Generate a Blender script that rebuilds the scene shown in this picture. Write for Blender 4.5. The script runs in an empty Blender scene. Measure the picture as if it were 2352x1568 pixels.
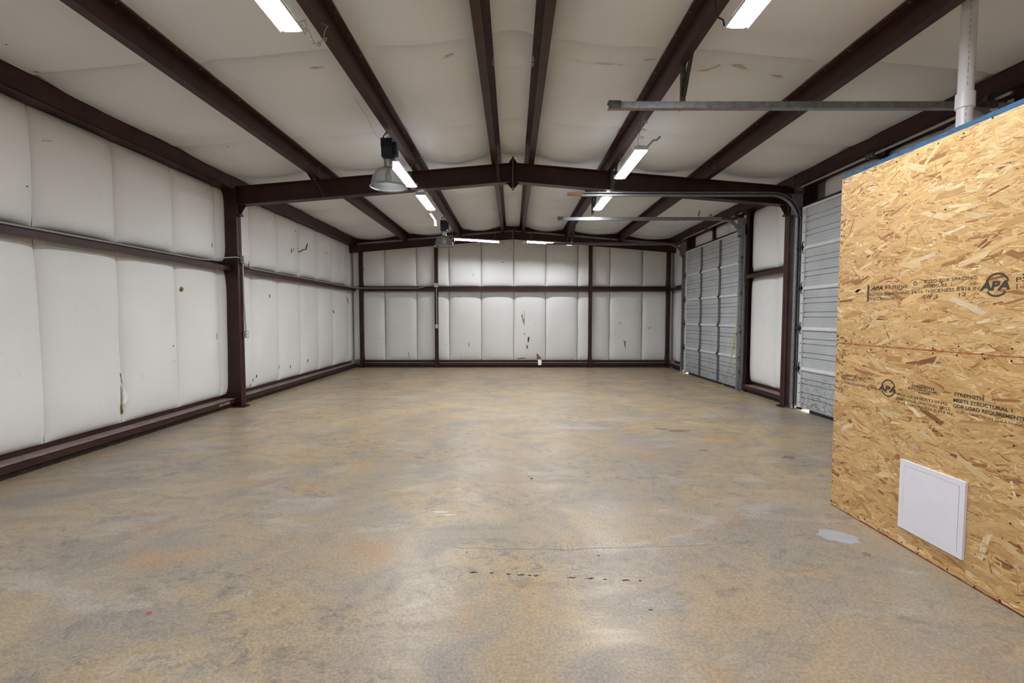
import bpy, bmesh, math, random
from mathutils import Vector, noise as mnoise
random.seed(7)
sc = bpy.context.scene
COL = sc.collection
PI = math.pi

# ------------------------------------------------------------------ camera, world, exposure
FPX = 1070.0
EYE = 1.41
cam = bpy.data.cameras.new('camera')
cam.sensor_width = 36.0
cam.lens = FPX * 36.0 / 2352.0
cam.shift_x = -2.0 / 2352.0
cam.clip_start = 0.02
camo = bpy.data.objects.new('camera', cam)
COL.objects.link(camo)
camo.location = (0, 0, EYE)
camo.rotation_euler = (PI / 2 - math.atan2(56, FPX), 0, 0)
sc.camera = camo

world = bpy.data.worlds.new('sky')
sc.world = world
world.use_nodes = True
wb = world.node_tree.nodes['Background']
wb.inputs['Color'].default_value = (0.86, 0.92, 1.0, 1)
wb.inputs['Strength'].default_value = 16.0
world.cycles.sampling_method = 'NONE'
sc.cycles.use_adaptive_sampling = True
sc.cycles.adaptive_threshold = 0.09
sc.cycles.adaptive_min_samples = 16
sc.cycles.use_light_tree = False
sc.cycles.max_bounces = 8
sc.cycles.diffuse_bounces = 4
sc.cycles.glossy_bounces = 2

sc.view_settings.view_transform = 'Standard'
sc.view_settings.look = 'None'
sc.view_settings.gamma = 1.0
sc.view_settings.use_curve_mapping = False
sc.view_settings.exposure = 0.16
LAMP = 92.0          # strength of the shop light diffusers
UPLIGHT = 5.0        # strength of the glow strips added to the housings to brighten the ceiling
TUBE = 125.0          # strength of the tubes by the back wall

# ------------------------------------------------------------------ materials
MATS = {}


def new_mat(name):
    m = bpy.data.materials.new(name)
    m.use_nodes = True
    nt = m.node_tree
    b = nt.nodes['Principled BSDF']
    MATS[name] = m
    return m, nt, b


def N(nt, t, **kw):
    n = nt.nodes.new(t)
    for k, v in kw.items():
        setattr(n, k, v)
    return n


def ramp(nt, stops, src=None):
    r = N(nt, 'ShaderNodeValToRGB')
    el = r.color_ramp.elements
    while len(el) > 1:
        el.remove(el[-1])
    el[0].position, el[0].color = stops[0][0], stops[0][1]
    for p, c in stops[1:]:
        e = el.new(p)
        e.color = c
    if src is not None:
        nt.links.new(src, r.inputs[0])
    return r


def srgb(r, g, b):
    def f(c):
        c /= 255.0
        return c / 12.92 if c <= 0.04045 else ((c + 0.055) / 1.055) ** 2.4
    return (f(r), f(g), f(b), 1)


def gcoord(nt, scale=(1, 1, 1), loc=(0, 0, 0), rot=(0, 0, 0)):
    """world position, so that a texture does not slide with an object's origin"""
    g = N(nt, 'ShaderNodeNewGeometry')
    m = N(nt, 'ShaderNodeMapping')
    m.inputs['Scale'].default_value = scale
    m.inputs['Location'].default_value = loc
    m.inputs['Rotation'].default_value = rot
    nt.links.new(g.outputs['Position'], m.inputs['Vector'])
    return m.outputs['Vector']


def noise(nt, vec, scale, detail=4, rough=0.55, dist=0.0):
    n = N(nt, 'ShaderNodeTexNoise')
    n.inputs['Scale'].default_value = scale
    n.inputs['Detail'].default_value = detail
    n.inputs['Roughness'].default_value = rough
    n.inputs['Distortion'].default_value = dist
    nt.links.new(vec, n.inputs['Vector'])
    return n.outputs['Fac']


def mix(nt, fac, a, b, mode='MIX'):
    n = N(nt, 'ShaderNodeMix', data_type='RGBA', blend_type=mode)
    for s, v in ((n.inputs[0], fac), (n.inputs[6], a), (n.inputs[7], b)):
        if isinstance(v, (int, float, tuple)):
            s.default_value = v
        else:
            nt.links.new(v, s)
    return n.outputs[2]


def mrange(nt, src, a, b, c=0.0, d=1.0):
    n = N(nt, 'ShaderNodeMapRange')
    n.inputs[1].default_value, n.inputs[2].default_value = a, b
    n.inputs[3].default_value, n.inputs[4].default_value = c, d
    nt.links.new(src, n.inputs[0])
    return n.outputs[0]


def mathn(nt, op, a, b=None):
    n = N(nt, 'ShaderNodeMath', operation=op)
    for i, v in enumerate((a, b)):
        if v is None:
            continue
        if isinstance(v, (int, float)):
            n.inputs[i].default_value = v
        else:
            nt.links.new(v, n.inputs[i])
    return n.outputs[0]


def bump(nt, b, h, strength=0.2, dist=0.01):
    n = N(nt, 'ShaderNodeBump')
    n.inputs['Strength'].default_value = strength
    n.inputs['Distance'].default_value = dist
    nt.links.new(h, n.inputs['Height'])
    nt.links.new(n.outputs[0], b.inputs['Normal'])


def simple(name, col, rough=0.5, metal=0.0, var=0.12, vscale=9.0, spec=0.5):
    m, nt, b = new_mat(name)
    v = noise(nt, gcoord(nt), vscale, 5, 0.6)
    lo = tuple(c * (1 - var) for c in col[:3]) + (1,)
    hi = tuple(min(1, c * (1 + var)) for c in col[:3]) + (1,)
    r = ramp(nt, [(0.3, lo), (0.7, hi)], v)
    nt.links.new(r.outputs[0], b.inputs['Base Color'])
    b.inputs['Roughness'].default_value = rough
    b.inputs['Metallic'].default_value = metal
    b.inputs['Specular IOR Level'].default_value = spec
    return m


# red oxide primed steel
m, nt, b = new_mat('steel')
v = noise(nt, gcoord(nt), 3.0, 3, 0.6)
r = ramp(nt, [(0.25, srgb(45, 24, 22)), (0.5, srgb(57, 31, 27)), (0.8, srgb(70, 41, 36))], v)
v2 = noise(nt, gcoord(nt, (1, 1, 1)), 60.0, 2, 0.7)
d2 = ramp(nt, [(0.66, (0, 0, 0, 1)), (0.76, (1, 1, 1, 1))], v2)
c = mix(nt, mathn(nt, 'MULTIPLY', d2.outputs[0], 0.25), r.outputs[0], srgb(120, 96, 88))
nt.links.new(c, b.inputs['Base Color'])
b.inputs['Roughness'].default_value = 0.45
b.inputs['Specular IOR Level'].default_value = 0.35

# dusty top of the base channels: same paint, dust lies on it
m, nt, b = new_mat('steel_dusty')
v = noise(nt, gcoord(nt), 7.0, 6, 0.65)
r = ramp(nt, [(0.3, srgb(112, 92, 86)), (0.6, srgb(142, 126, 120)), (0.8, srgb(160, 148, 142))], v)
nt.links.new(r.outputs[0], b.inputs['Base Color'])
b.inputs['Roughness'].default_value = 0.7

# white vinyl facing of the insulation blanket
m, nt, b = new_mat('vinyl')
gv = gcoord(nt)
v = noise(nt, gv, 0.9, 1, 0.55)
r = ramp(nt, [(0.3, srgb(230, 230, 229)), (0.7, srgb(240, 240, 240))], v)
v2 = noise(nt, gv, 5.0, 4, 0.7)
st = ramp(nt, [(0.62, (0, 0, 0, 1)), (0.85, (1, 1, 1, 1))], v2)
c = mix(nt, mathn(nt, 'MULTIPLY', st.outputs[0], 0.35), r.outputs[0], srgb(190, 178, 155))
v3 = noise(nt, gv, 42.0, 1, 0.6)
sp = ramp(nt, [(0.74, (0, 0, 0, 1)), (0.78, (1, 1, 1, 1))], v3)
c = mix(nt, mathn(nt, 'MULTIPLY', sp.outputs[0], 0.25), c, srgb(150, 140, 120))
nt.links.new(c, b.inputs['Base Color'])
b.inputs['Roughness'].default_value = 0.62
b.inputs['Specular IOR Level'].default_value = 0.25
w1 = N(nt, 'ShaderNodeTexWave', wave_type='BANDS', bands_direction='Z')
w1.inputs['Scale'].default_value = 55.0
w1.inputs['Distortion'].default_value = 2.0
nt.links.new(gv, w1.inputs['Vector'])
hh = mathn(nt, 'ADD', mathn(nt, 'MULTIPLY', w1.outputs['Fac'], 0.25), noise(nt, gv, 14.0, 2, 0.6))
bump(nt, b, hh, 0.16, 0.012)

# ceiling blanket: the same facing, tinted cool against the floor's warm bounce, with tan stains
m, nt, b = new_mat('vinyl_roof')
gv = gcoord(nt)
v = noise(nt, gv, 0.7, 1, 0.55)
r = ramp(nt, [(0.3, srgb(226, 229, 233)), (0.7, srgb(234, 238, 243))], v)
v2 = noise(nt, gcoord(nt, (1.0, 3.0, 1.0)), 2.4, 6, 0.7)
st = ramp(nt, [(0.64, (0, 0, 0, 1)), (0.86, (1, 1, 1, 1))], v2)
c = mix(nt, mathn(nt, 'MULTIPLY', st.outputs[0], 0.22), r.outputs[0], srgb(190, 178, 158))
nt.links.new(c, b.inputs['Base Color'])
b.inputs['Roughness'].default_value = 0.62
b.inputs['Specular IOR Level'].default_value = 0.25
hh = noise(nt, gcoord(nt, (0.7, 6.0, 1)), 5.0, 3, 0.6)
bump(nt, b, hh, 0.10, 0.012)

# polished, stained concrete
m, nt, b = new_mat('concrete')
gv = gcoord(nt)
gs = gcoord(nt, (1.0, 1.35, 1.0), (0, 0, 0), (0, 0, 0.35))
big = noise(nt, gv, 0.55, 3, 0.55, 0.4)
r = ramp(nt, [(0.30, srgb(158, 146, 130)), (0.45, srgb(174, 156, 133)), (0.58, srgb(182, 160, 127)), (0.72, srgb(190, 162, 120))], big)
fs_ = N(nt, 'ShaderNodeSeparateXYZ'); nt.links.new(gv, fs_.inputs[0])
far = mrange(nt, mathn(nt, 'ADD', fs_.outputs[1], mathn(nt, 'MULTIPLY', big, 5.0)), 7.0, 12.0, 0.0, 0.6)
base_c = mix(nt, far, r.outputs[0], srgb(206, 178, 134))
mid = noise(nt, gs, 1.7, 6, 0.70, 0.8)
g1 = ramp(nt, [(0.44, (0, 0, 0, 1)), (0.62, (1, 1, 1, 1))], mid)
c = mix(nt, mathn(nt, 'MULTIPLY', g1.outputs[0], 0.62), base_c, srgb(142, 138, 134))
fine = noise(nt, gs, 9.5, 5, 0.76, 0.9)
g2 = ramp(nt, [(0.50, (0, 0, 0, 1)), (0.68, (1, 1, 1, 1))], fine)
sxy = N(nt, 'ShaderNodeSeparateXYZ'); nt.links.new(gv, sxy.inputs[0])
patch = noise(nt, gcoord(nt, (1, 1, 1), (3.1, 7.7, 0)), 0.9, 2, 0.5)
pm = ramp(nt, [(0.36, (0, 0, 0, 1)), (0.60, (1, 1, 1, 1))], patch)
c = mix(nt, mathn(nt, 'MULTIPLY', mathn(nt, 'MULTIPLY', g2.outputs[0], pm.outputs[0]), 0.8), c, srgb(104, 104, 104))
rust = noise(nt, gcoord(nt, (1, 1.6, 1), (9.3, 2.2, 0)), 1.6, 4, 0.6, 0.3)
g3 = ramp(nt, [(0.56, (0, 0, 0, 1)), (0.76, (1, 1, 1, 1))], rust)
c = mix(nt, mathn(nt, 'MULTIPLY', g3.outputs[0], 0.55), c, srgb(188, 138, 92))
pale = noise(nt, gcoord(nt, (1, 2.0, 1), (1.3, 12.2, 0)), 1.1, 5, 0.65, 0.5)
g4 = ramp(nt, [(0.56, (0, 0, 0, 1)), (0.78, (1, 1, 1, 1))], pale)
c = mix(nt, mathn(nt, 'MULTIPLY', g4.outputs[0], 0.6), c, srgb(204, 200, 196))
grit = noise(nt, gv, 70.0, 2, 0.7)
g5 = ramp(nt, [(0.3, srgb(206, 206, 206)), (0.7, srgb(255, 255, 255))], grit)
c = mix(nt, 1.0, c, g5.outputs[0], 'MULTIPLY')
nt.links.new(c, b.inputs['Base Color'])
rr = mrange(nt, mid, 0.3, 0.72, 0.27, 0.50)
nt.links.new(rr, b.inputs['Roughness'])
b.inputs['Specular IOR Level'].default_value = 0.4
bump(nt, b, fine, 0.05, 0.004)

# galvanised steel
m, nt, b = new_mat('galv')
v = noise(nt, gcoord(nt), 24.0, 5, 0.6)
r = ramp(nt, [(0.3, srgb(122, 124, 126)), (0.7, srgb(158, 160, 162))], v)
nt.links.new(r.outputs[0], b.inputs['Base Color'])
b.inputs['Metallic'].default_value = 0.55
b.inputs['Roughness'].default_value = 0.42

m, nt, b = new_mat('galv_dark')
v = noise(nt, gcoord(nt), 24.0, 5, 0.6)
r = ramp(nt, [(0.3, srgb(70, 70, 68)), (0.7, srgb(104, 104, 100))], v)
nt.links.new(r.outputs[0], b.inputs['Base Color'])
b.inputs['Metallic'].default_value = 0.6
b.inputs['Roughness'].default_value = 0.45

# white painted door skin with splashed dirt near the floor
m, nt, b = new_mat('door_paint')
gv = gcoord(nt)
v = noise(nt, gv, 2.5, 4, 0.6)
r = ramp(nt, [(0.3, srgb(176, 181, 184)), (0.7, srgb(192, 196, 199))], v)
sx = N(nt, 'ShaderNodeSeparateXYZ')
nt.links.new(gv, sx.inputs[0])
low = mrange(nt, sx.outputs[2], 0.0, 1.2, 0.17, -0.06)
dv = noise(nt, gcoord(nt, (1, 1, 1.6)), 26.0, 6, 0.75)
dd = ramp(nt, [(0.62, (0, 0, 0, 1)), (0.70, (1, 1, 1, 1))], mathn(nt, 'ADD', dv, low))
c = mix(nt, mathn(nt, 'MULTIPLY', dd.outputs[0], 0.75), r.outputs[0], srgb(92, 88, 82))
nt.links.new(c, b.inputs['Base Color'])
b.inputs['Roughness'].default_value = 0.45

simple('white_metal', srgb(222, 224, 224), 0.4, 0, 0.05)
simple('stile_grey', srgb(104, 109, 116), 0.45, 0.3, 0.08, 20)
simple('black_iron', srgb(34, 32, 32), 0.5, 0.3, 0.2, 30)
simple('pvc', srgb(232, 234, 240), 0.3, 0, 0.03)
simple('ink', srgb(66, 58, 50), 0.8, 0, 0.2, 60)
simple('pipe_ink', srgb(176, 182, 194), 0.6, 0, 0.1)
simple('chalk_red', srgb(196, 62, 34), 0.85, 0, 0.25, 40)
simple('chalk_white', srgb(196, 180, 170), 0.85, 0, 0.1)
simple('wood_block', srgb(158, 118, 78), 0.7, 0, 0.2, 25)
simple('panel_white', srgb(236, 234, 244), 0.5, 0, 0.02)
simple('groove', srgb(128, 124, 128), 0.8, 0, 0.1)
simple('ballast', srgb(26, 32, 46), 0.45, 0.1, 0.2, 12)
simple('alu', srgb(176, 180, 182), 0.32, 0.8, 0.06, 15)
simple('conduit', srgb(176, 176, 174), 0.38, 0.5, 0.06, 15)
simple('wire', srgb(176, 170, 158), 0.6, 0, 0.1)
simple('wire_dark', srgb(50, 48, 46), 0.5, 0, 0.1)
simple('rope', srgb(206, 190, 92), 0.8, 0, 0.2, 50)
simple('rubber', srgb(26, 25, 24), 0.8, 0, 0.2, 20)
simple('dirt', srgb(58, 50, 44), 0.95, 0, 0.35, 14)
simple('fibre', srgb(150, 122, 66), 0.95, 0, 0.35, 60)
simple('fibre_dark', srgb(66, 54, 38), 0.95, 0, 0.35, 60)
simple('flap', srgb(234, 232, 228), 0.6, 0, 0.05)
simple('tear_dark', srgb(96, 88, 76), 0.95, 0, 0.3, 60)
simple('gouge', srgb(48, 38, 30), 0.9, 0, 0.3, 60)
simple('crack', srgb(128, 112, 94), 0.9, 0, 0.2, 40)
simple('stain_brown', srgb(126, 100, 80), 0.6, 0, 0.25, 16)
simple('patch_grey', srgb(158, 160, 166), 0.28, 0, 0.1, 9)
simple('scuff_pale', srgb(196, 188, 168), 0.5, 0, 0.1, 9)
simple('paint_red', srgb(170, 70, 62), 0.5)
simple('sheet_steel', srgb(150, 150, 150), 0.5, 0.3)
simple('ground', srgb(205, 204, 200), 0.9, 0, 0.05)
simple('stud', srgb(196, 160, 110), 0.75, 0, 0.12, 20)

# prismatic acrylic dome
m, nt, b = new_mat('acrylic')
nt.nodes.remove(b)
out = nt.nodes['Material Output']
tr = N(nt, 'ShaderNodeBsdfTransparent')
tr.inputs[0].default_value = (0.86, 0.86, 0.85, 1)
tl = N(nt, 'ShaderNodeBsdfTranslucent')
tl.inputs[0].default_value = (0.20, 0.20, 0.195, 1)
gl = N(nt, 'ShaderNodeBsdfGlossy')
gl.inputs[0].default_value = (0.8, 0.8, 0.8, 1)
gl.inputs['Roughness'].default_value = 0.25
df = N(nt, 'ShaderNodeBsdfDiffuse')
df.inputs[0].default_value = (0.22, 0.22, 0.215, 1)
m1 = N(nt, 'ShaderNodeMixShader'); m1.inputs[0].default_value = 0.5
nt.links.new(tl.outputs[0], m1.inputs[1]); nt.links.new(df.outputs[0], m1.inputs[2])
m2 = N(nt, 'ShaderNodeMixShader'); m2.inputs[0].default_value = 0.16
nt.links.new(m1.outputs[0], m2.inputs[1]); nt.links.new(gl.outputs[0], m2.inputs[2])
m3 = N(nt, 'ShaderNodeMixShader')
lw = N(nt, 'ShaderNodeLayerWeight'); lw.inputs[0].default_value = 0.45
nt.links.new(mrange(nt, lw.outputs['Facing'], 0.0, 1.0, 0.50, 0.95), m3.inputs[0])
nt.links.new(tr.outputs[0], m3.inputs[1]); nt.links.new(m2.outputs[0], m3.inputs[2])
nt.links.new(m3.outputs[0], out.inputs['Surface'])


def emit_mat(name, col, strength):
    m, nt, b = new_mat(name)
    b.inputs['Base Color'].default_value = (0.9, 0.9, 0.9, 1)
    b.inputs['Emission Color'].default_value = col
    b.inputs['Emission Strength'].default_value = strength
    m.cycles.emission_sampling = 'FRONT'
    return m


emit_mat('lamp', (0.925, 0.965, 1.0, 1), LAMP)
emit_mat('lamp_fill', (0.925, 0.965, 1.0, 1), UPLIGHT)  # upward fill for the ceiling, an added source
emit_mat('tube', (0.95, 0.965, 1.0, 1), TUBE)

# oriented strand board: flakes carry their own colour, grain runs along each flake's UV
m, nt, b = new_mat('strand')
at = N(nt, 'ShaderNodeAttribute'); at.attribute_name = 'flake'
uv = N(nt, 'ShaderNodeUVMap'); uv.uv_map = 'grain'
mp = N(nt, 'ShaderNodeMapping'); mp.inputs['Scale'].default_value = (14.0, 300.0, 1.0)
nt.links.new(uv.outputs[0], mp.inputs[0])
gr = noise(nt, mp.outputs[0], 1.0, 4, 0.65, 0.4)
gm = ramp(nt, [(0.28, srgb(186, 168, 144)), (0.5, srgb(240, 234, 226)), (0.7, srgb(255, 255, 255))], gr)
c = mix(nt, 1.0, at.outputs['Color'], gm.outputs[0], 'MULTIPLY')
nt.links.new(c, b.inputs['Base Color'])
b.inputs['Roughness'].default_value = 0.6
b.inputs['Specular IOR Level'].default_value = 0.3
bump(nt, b, gr, 0.12, 0.002)

m, nt, b = new_mat('osb_core')
v = noise(nt, gcoord(nt, (6, 6, 40)), 4.0, 6, 0.7, 1.0)
r = ramp(nt, [(0.25, srgb(150, 104, 62)), (0.5, srgb(202, 160, 104)), (0.75, srgb(226, 190, 136))], v)
nt.links.new(r.outputs[0], b.inputs['Base Color'])
b.inputs['Roughness'].default_value = 0.7


def edge_paint(name, col):
    m, nt, b = new_mat(name)
    v = noise(nt, gcoord(nt, (1, 1, 3)), 16.0, 5, 0.8, 0.6)
    lo = tuple(x * 0.25 for x in col[:3]) + (1,)
    r = ramp(nt, [(0.38, lo), (0.52, col), (0.75, tuple(min(1, x * 1.25) for x in col[:3]) + (1,))], v)
    nt.links.new(r.outputs[0], b.inputs['Base Color'])
    b.inputs['Roughness'].default_value = 0.7


edge_paint('edge_blue', srgb(26, 82, 118))
edge_paint('edge_green', srgb(44, 92, 34))

# ------------------------------------------------------------------ mesh helpers
ORG = {}


class MB:
    def __init__(s):
        s.v, s.f = [], []

    def add(s, vs, fs):
        o = len(s.v)
        s.v += [tuple(p) for p in vs]
        s.f += [tuple(i + o for i in f) for f in fs]
        return s

    def box(s, x0, x1, y0, y1, z0, z1):
        if x0 > x1: x0, x1 = x1, x0
        if y0 > y1: y0, y1 = y1, y0
        if z0 > z1: z0, z1 = z1, z0
        return s.add([(x0, y0, z0), (x1, y0, z0), (x1, y1, z0), (x0, y1, z0), (x0, y0, z1), (x1, y0, z1), (x1, y1, z1), (x0, y1, z1)],
                     [(0, 3, 2, 1), (4, 5, 6, 7), (0, 1, 5, 4), (1, 2, 6, 5), (2, 3, 7, 6), (3, 0, 4, 7)])

    def prism(s, pts, axis, a, b):
        """closed 2D outline extruded along axis; 2D = the two other axes in order"""
        n = len(pts)

        def p3(p, t):
            return {'x': (t, p[0], p[1]), 'y': (p[0], t, p[1]), 'z': (p[0], p[1], t)}[axis]
        vs = [p3(p, a) for p in pts] + [p3(p, b) for p in pts]
        fs = [tuple(range(n)), tuple(range(2 * n - 1, n - 1, -1))]
        fs += [(i, n + i, n + (i + 1) % n, (i + 1) % n) for i in range(n)]
        return s.add(vs, fs)

    def tube(s, path, r, seg=8, caps=True):
        path = [Vector(p) for p in path]
        n = len(path)
        rs = r if isinstance(r, (list, tuple)) else [r] * n
        t0 = (path[1] - path[0]).normalized()
        up = Vector((0, 0, 1)) if abs(t0.z) < 0.9 else Vector((1, 0, 0))
        a = t0.cross(up).normalized()
        vs, fs = [], []
        for i, p in enumerate(path):
            if i == 0: t = path[1] - path[0]
            elif i == n - 1: t = path[-1] - path[-2]
            else: t = (path[i + 1] - path[i]).normalized() + (path[i] - path[i - 1]).normalized()
            t.normalize()
            a = (a - t * a.dot(t))
            if a.length < 1e-6: a = t.orthogonal()
            a.normalize()
            bb = t.cross(a)
            for k in range(seg):
                w = 2 * PI * k / seg
                vs.append(p + (a * math.cos(w) + bb * math.sin(w)) * rs[i])
        for i in range(n - 1):
            for k in range(seg):
                k2 = (k + 1) % seg
                fs.append((i * seg + k, i * seg + k2, (i + 1) * seg + k2, (i + 1) * seg + k))
        if caps:
            fs.append(tuple(range(seg))[::-1])
            fs.append(tuple((n - 1) * seg + k for k in range(seg)))
        return s.add(vs, fs)

    def lathe(s, prof, c, seg=32):
        """(r, z) profile turned about a vertical axis through c"""
        vs, fs = [], []
        for r, z in prof:
            for k in range(seg):
                w = 2 * PI * k / seg
                vs.append((c[0] + r * math.cos(w), c[1] + r * math.sin(w), c[2] + z))
        for i in range(len(prof) - 1):
            for k in range(seg):
                k2 = (k + 1) % seg
                fs.append((i * seg + k, i * seg + k2, (i + 1) * seg + k2, (i + 1) * seg + k))
        return s.add(vs, fs)

    def disc(s, c, r, axis, h, seg=8):
        """short cylinder from c along axis vector, length h"""
        ax = Vector(axis).normalized()
        return s.tube([Vector(c), Vector(c) + ax * h], r, seg)

    def sweep(s, prof, path, frame):
        """closed 2D profile along path; frame(i) -> (a, b) unit vectors"""
        n, k = len(path), len(prof)
        vs, fs = [], []
        for i, p in enumerate(path):
            a, b2 = frame(i)
            for q in prof:
                vs.append(Vector(p) + a * q[0] + b2 * q[1])
        for i in range(n - 1):
            for j in range(k):
                j2 = (j + 1) % k
                fs.append((i * k + j, i * k + j2, (i + 1) * k + j2, (i + 1) * k + j))
        fs.append(tuple(range(k))[::-1])
        fs.append(tuple((n - 1) * k + j for j in range(k)))
        return s.add(vs, fs)

    def xform(s, fn):
        s.v = [tuple(fn(Vector(p))) for p in s.v]
        return s

    def build(s, name, mat, parent=None, smooth=False, origin=None, bevel=0.0, keep=False):
        if parent is not None:
            o3 = ORG[parent.name_full]
        elif origin is not None:
            o3 = Vector(origin)
        else:
            o3 = Vector((0, 0, 0))
        me = bpy.data.meshes.new(name)
        me.from_pydata([tuple(Vector(p) - o3) for p in s.v], [], s.f)
        bm = bmesh.new()
        bm.from_mesh(me)
        if not keep:
            bmesh.ops.recalc_face_normals(bm, faces=bm.faces)
        bm.to_mesh(me)
        bm.free()
        me.materials.append(MATS[mat])
        if smooth:
            me.polygons.foreach_set('use_smooth', [True] * len(me.polygons))
            if smooth == 'auto':
                me.set_sharp_from_angle(angle=0.7)
        ob = bpy.data.objects.new(name, me)
        COL.objects.link(ob)
        if bevel:
            bv = ob.modifiers.new('bevel', 'BEVEL')
            bv.width, bv.segments, bv.limit_method = bevel, 2, 'ANGLE'
        if parent is not None:
            ob.parent = parent
        else:
            ob.location = o3
        ORG[ob.name_full] = o3
        return ob


def thing(name, label, cat, loc, group=None, kind=None):
    o = bpy.data.objects.new(name, None)
    o.empty_display_size = 0.1
    COL.objects.link(o)
    o.location = loc
    ORG[o.name_full] = Vector(loc)
    return tag(o, label, cat, group, kind)


def tag(o, label=None, cat=None, group=None, kind=None):
    if label: o['label'] = label
    if cat: o['category'] = cat
    if group: o['group'] = group
    if kind: o['kind'] = kind
    return o


def share(name, mesh, loc, parent, rot=(0, 0, 0)):
    """one more piece from shared mesh data, at world loc"""
    o = bpy.data.objects.new(name, mesh)
    COL.objects.link(o)
    o.parent = parent
    o.location = Vector(loc) - ORG[parent.name_full]
    o.rotation_euler = rot
    return o


def local_mesh(name, mb, mat, smooth=False):
    me = bpy.data.meshes.new(name)
    me.from_pydata(mb.v, [], mb.f)
    bm = bmesh.new(); bm.from_mesh(me)
    bmesh.ops.recalc_face_normals(bm, faces=bm.faces)
    bm.to_mesh(me); bm.free()
    me.materials.append(MATS[mat])
    if smooth:
        me.polygons.foreach_set('use_smooth', [True] * len(me.polygons))
    return me


def nz(x, y, z):
    return mnoise.noise(Vector((x, y, z)))


# ------------------------------------------------------------------ dimensions
SL = 1.0 / 12.0


def zt(x):                       # top of the rafters = underside of the purlins
    return 3.75 - abs(x) * SL


Y_FRAME = 7.29                   # middle frame
Y_END = 12.97                    # inner face of the end wall columns
Y_FRONT = -4.0
XC = 4.24                        # inner face of the frame columns
XG = 4.35                        # inner face of girts, base channels, eave struts
XW = 4.56                        # wall plane behind the insulation
YW = 13.19
PURL = [0.245, 1.445, 2.925]     # webs of the purlins
D1 = (8.88, 11.79)               # far overhead door, along y
D2 = (4.20, 7.07)                # near overhead door
XD = 4.36                        # inner skin of the doors
DOOR_H = 3.05

# ------------------------------------------------------------------ floor, ground, outer shell
fl = MB().box(-4.75, 4.62, Y_FRONT - .2, 13.4, -0.15, 0.0).build('floor', 'concrete')
tag(fl, 'stained tan and grey polished concrete floor slab', None, None, 'structure')
gd = MB().box(4.62, 16, -12, 26, -0.15, -0.02).build('ground_outside', 'ground')
tag(gd, 'pale concrete ground outside the overhead doors', None, None, 'structure')

wl = MB().box(-XW - 0.05, -XW - 0.01, Y_FRONT, YW, -0.15, 3.69).build('wall_left', 'sheet_steel')
tag(wl, 'left wall of white vinyl faced insulation between brown steel girts', None, None, 'structure')
wbk = MB().prism([(-XW - .05, -.15), (XW + .05, -.15), (XW + .05, 3.68), (0, 4.065), (-XW - .05, 3.68)], 'y', YW + 0.01, YW + 0.05).build('wall_back', 'sheet_steel')
tag(wbk, 'back wall of white vinyl faced insulation panels', None, None, 'structure')
mb = MB()
x0, x1 = XW + 0.01, XW + 0.05
mb.box(x0, x1, Y_FRONT, D2[0] - 0.02, -.15, 3.69).box(x0, x1, D2[1] + 0.02, D1[0] - 0.02, -.15, 3.69).box(x0, x1, D1[1] + 0.02, YW, -.15, 3.69)
mb.box(x0, x1, D2[0] - .02, D2[1] + .02, DOOR_H - 0.03, 3.69).box(x0, x1, D1[0] - .02, D1[1] + .02, DOOR_H - 0.03, 3.69)
wr = mb.build('wall_right', 'sheet_steel')
tag(wr, 'right wall with two overhead door openings and white insulation', None, None, 'structure')
wf = MB().prism([(-XW - .05, -.15), (XW + .05, -.15), (XW + .05, 3.68), (0, 4.065), (-XW - .05, 3.68)], 'y', Y_FRONT - 0.05, Y_FRONT).build('wall_front', 'vinyl')
tag(wf, 'front wall behind the viewpoint', None, None, 'structure')
T = 0.30
ce = MB().prism([(-XW - .1, zt(XW + .1) + T), (0, 3.75 + T), (XW + .1, zt(XW + .1) + T), (XW + .1, zt(XW + .1) + T + .04), (0, 3.79 + T), (-XW - .1, zt(XW + .1) + T + .04)], 'y', Y_FRONT - .1, YW + .1).build('ceiling', 'sheet_steel')
tag(ce, 'sloped ceiling of sagging white insulation blanket between brown purlins', None, None, 'structure')

# dirty slab edge under the base channels
t1 = MB().box(-4.50, -4.40, Y_FRONT, 13.05, 0.0, 0.07).build('trim_1', 'dirt'); tag(t1, 'dark dirty gap under the left wall base channel', None, None, 'structure')
t2 = MB().box(-4.40, 4.40, 13.03, 13.12, 0.0, 0.07).build('trim_2', 'dirt'); tag(t2, 'dark dirty gap under the back wall base channel', None, None, 'structure')
t3 = MB().box(4.42, 4.52, 7.36, 8.74, 0.0, 0.07).build('trim_3', 'dirt'); tag(t3, 'dark dirty gap under the base channel between the doors', None, None, 'structure')

# ------------------------------------------------------------------ insulation
Z_LO = (0.19, 2.185)             # lower row of wall panels
Z_HI = (2.265, 3.392)             # upper row
SEAM_L = [Y_FRONT] + [4.45 - 0.903 * k for k in range(8, -1, -1)] + [4.45 + 0.903 * k for k in range(1, 9)] + [12.62, 12.86, YW]
SEAM_B = [-4.5, -3.60, -2.70, -1.79, -0.885, 0.02, 0.925, 1.825, 2.725, 3.64, 4.5]


def bulge(u, v, B, p=4.0, q=6.0, e=0.5):
    return B * max(0.0, 1 - abs(u) ** p) ** e * max(0.0, 1 - abs(v) ** q) ** 0.5


def seam_index(seams, t):
    for i in range(len(seams) - 1):
        if seams[i] <= t <= seams[i + 1]:
            return i
    return 0 if t < seams[0] else len(seams) - 2


def zrow(z):
    return Z_LO if z < 2.22 else Z_HI


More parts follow.
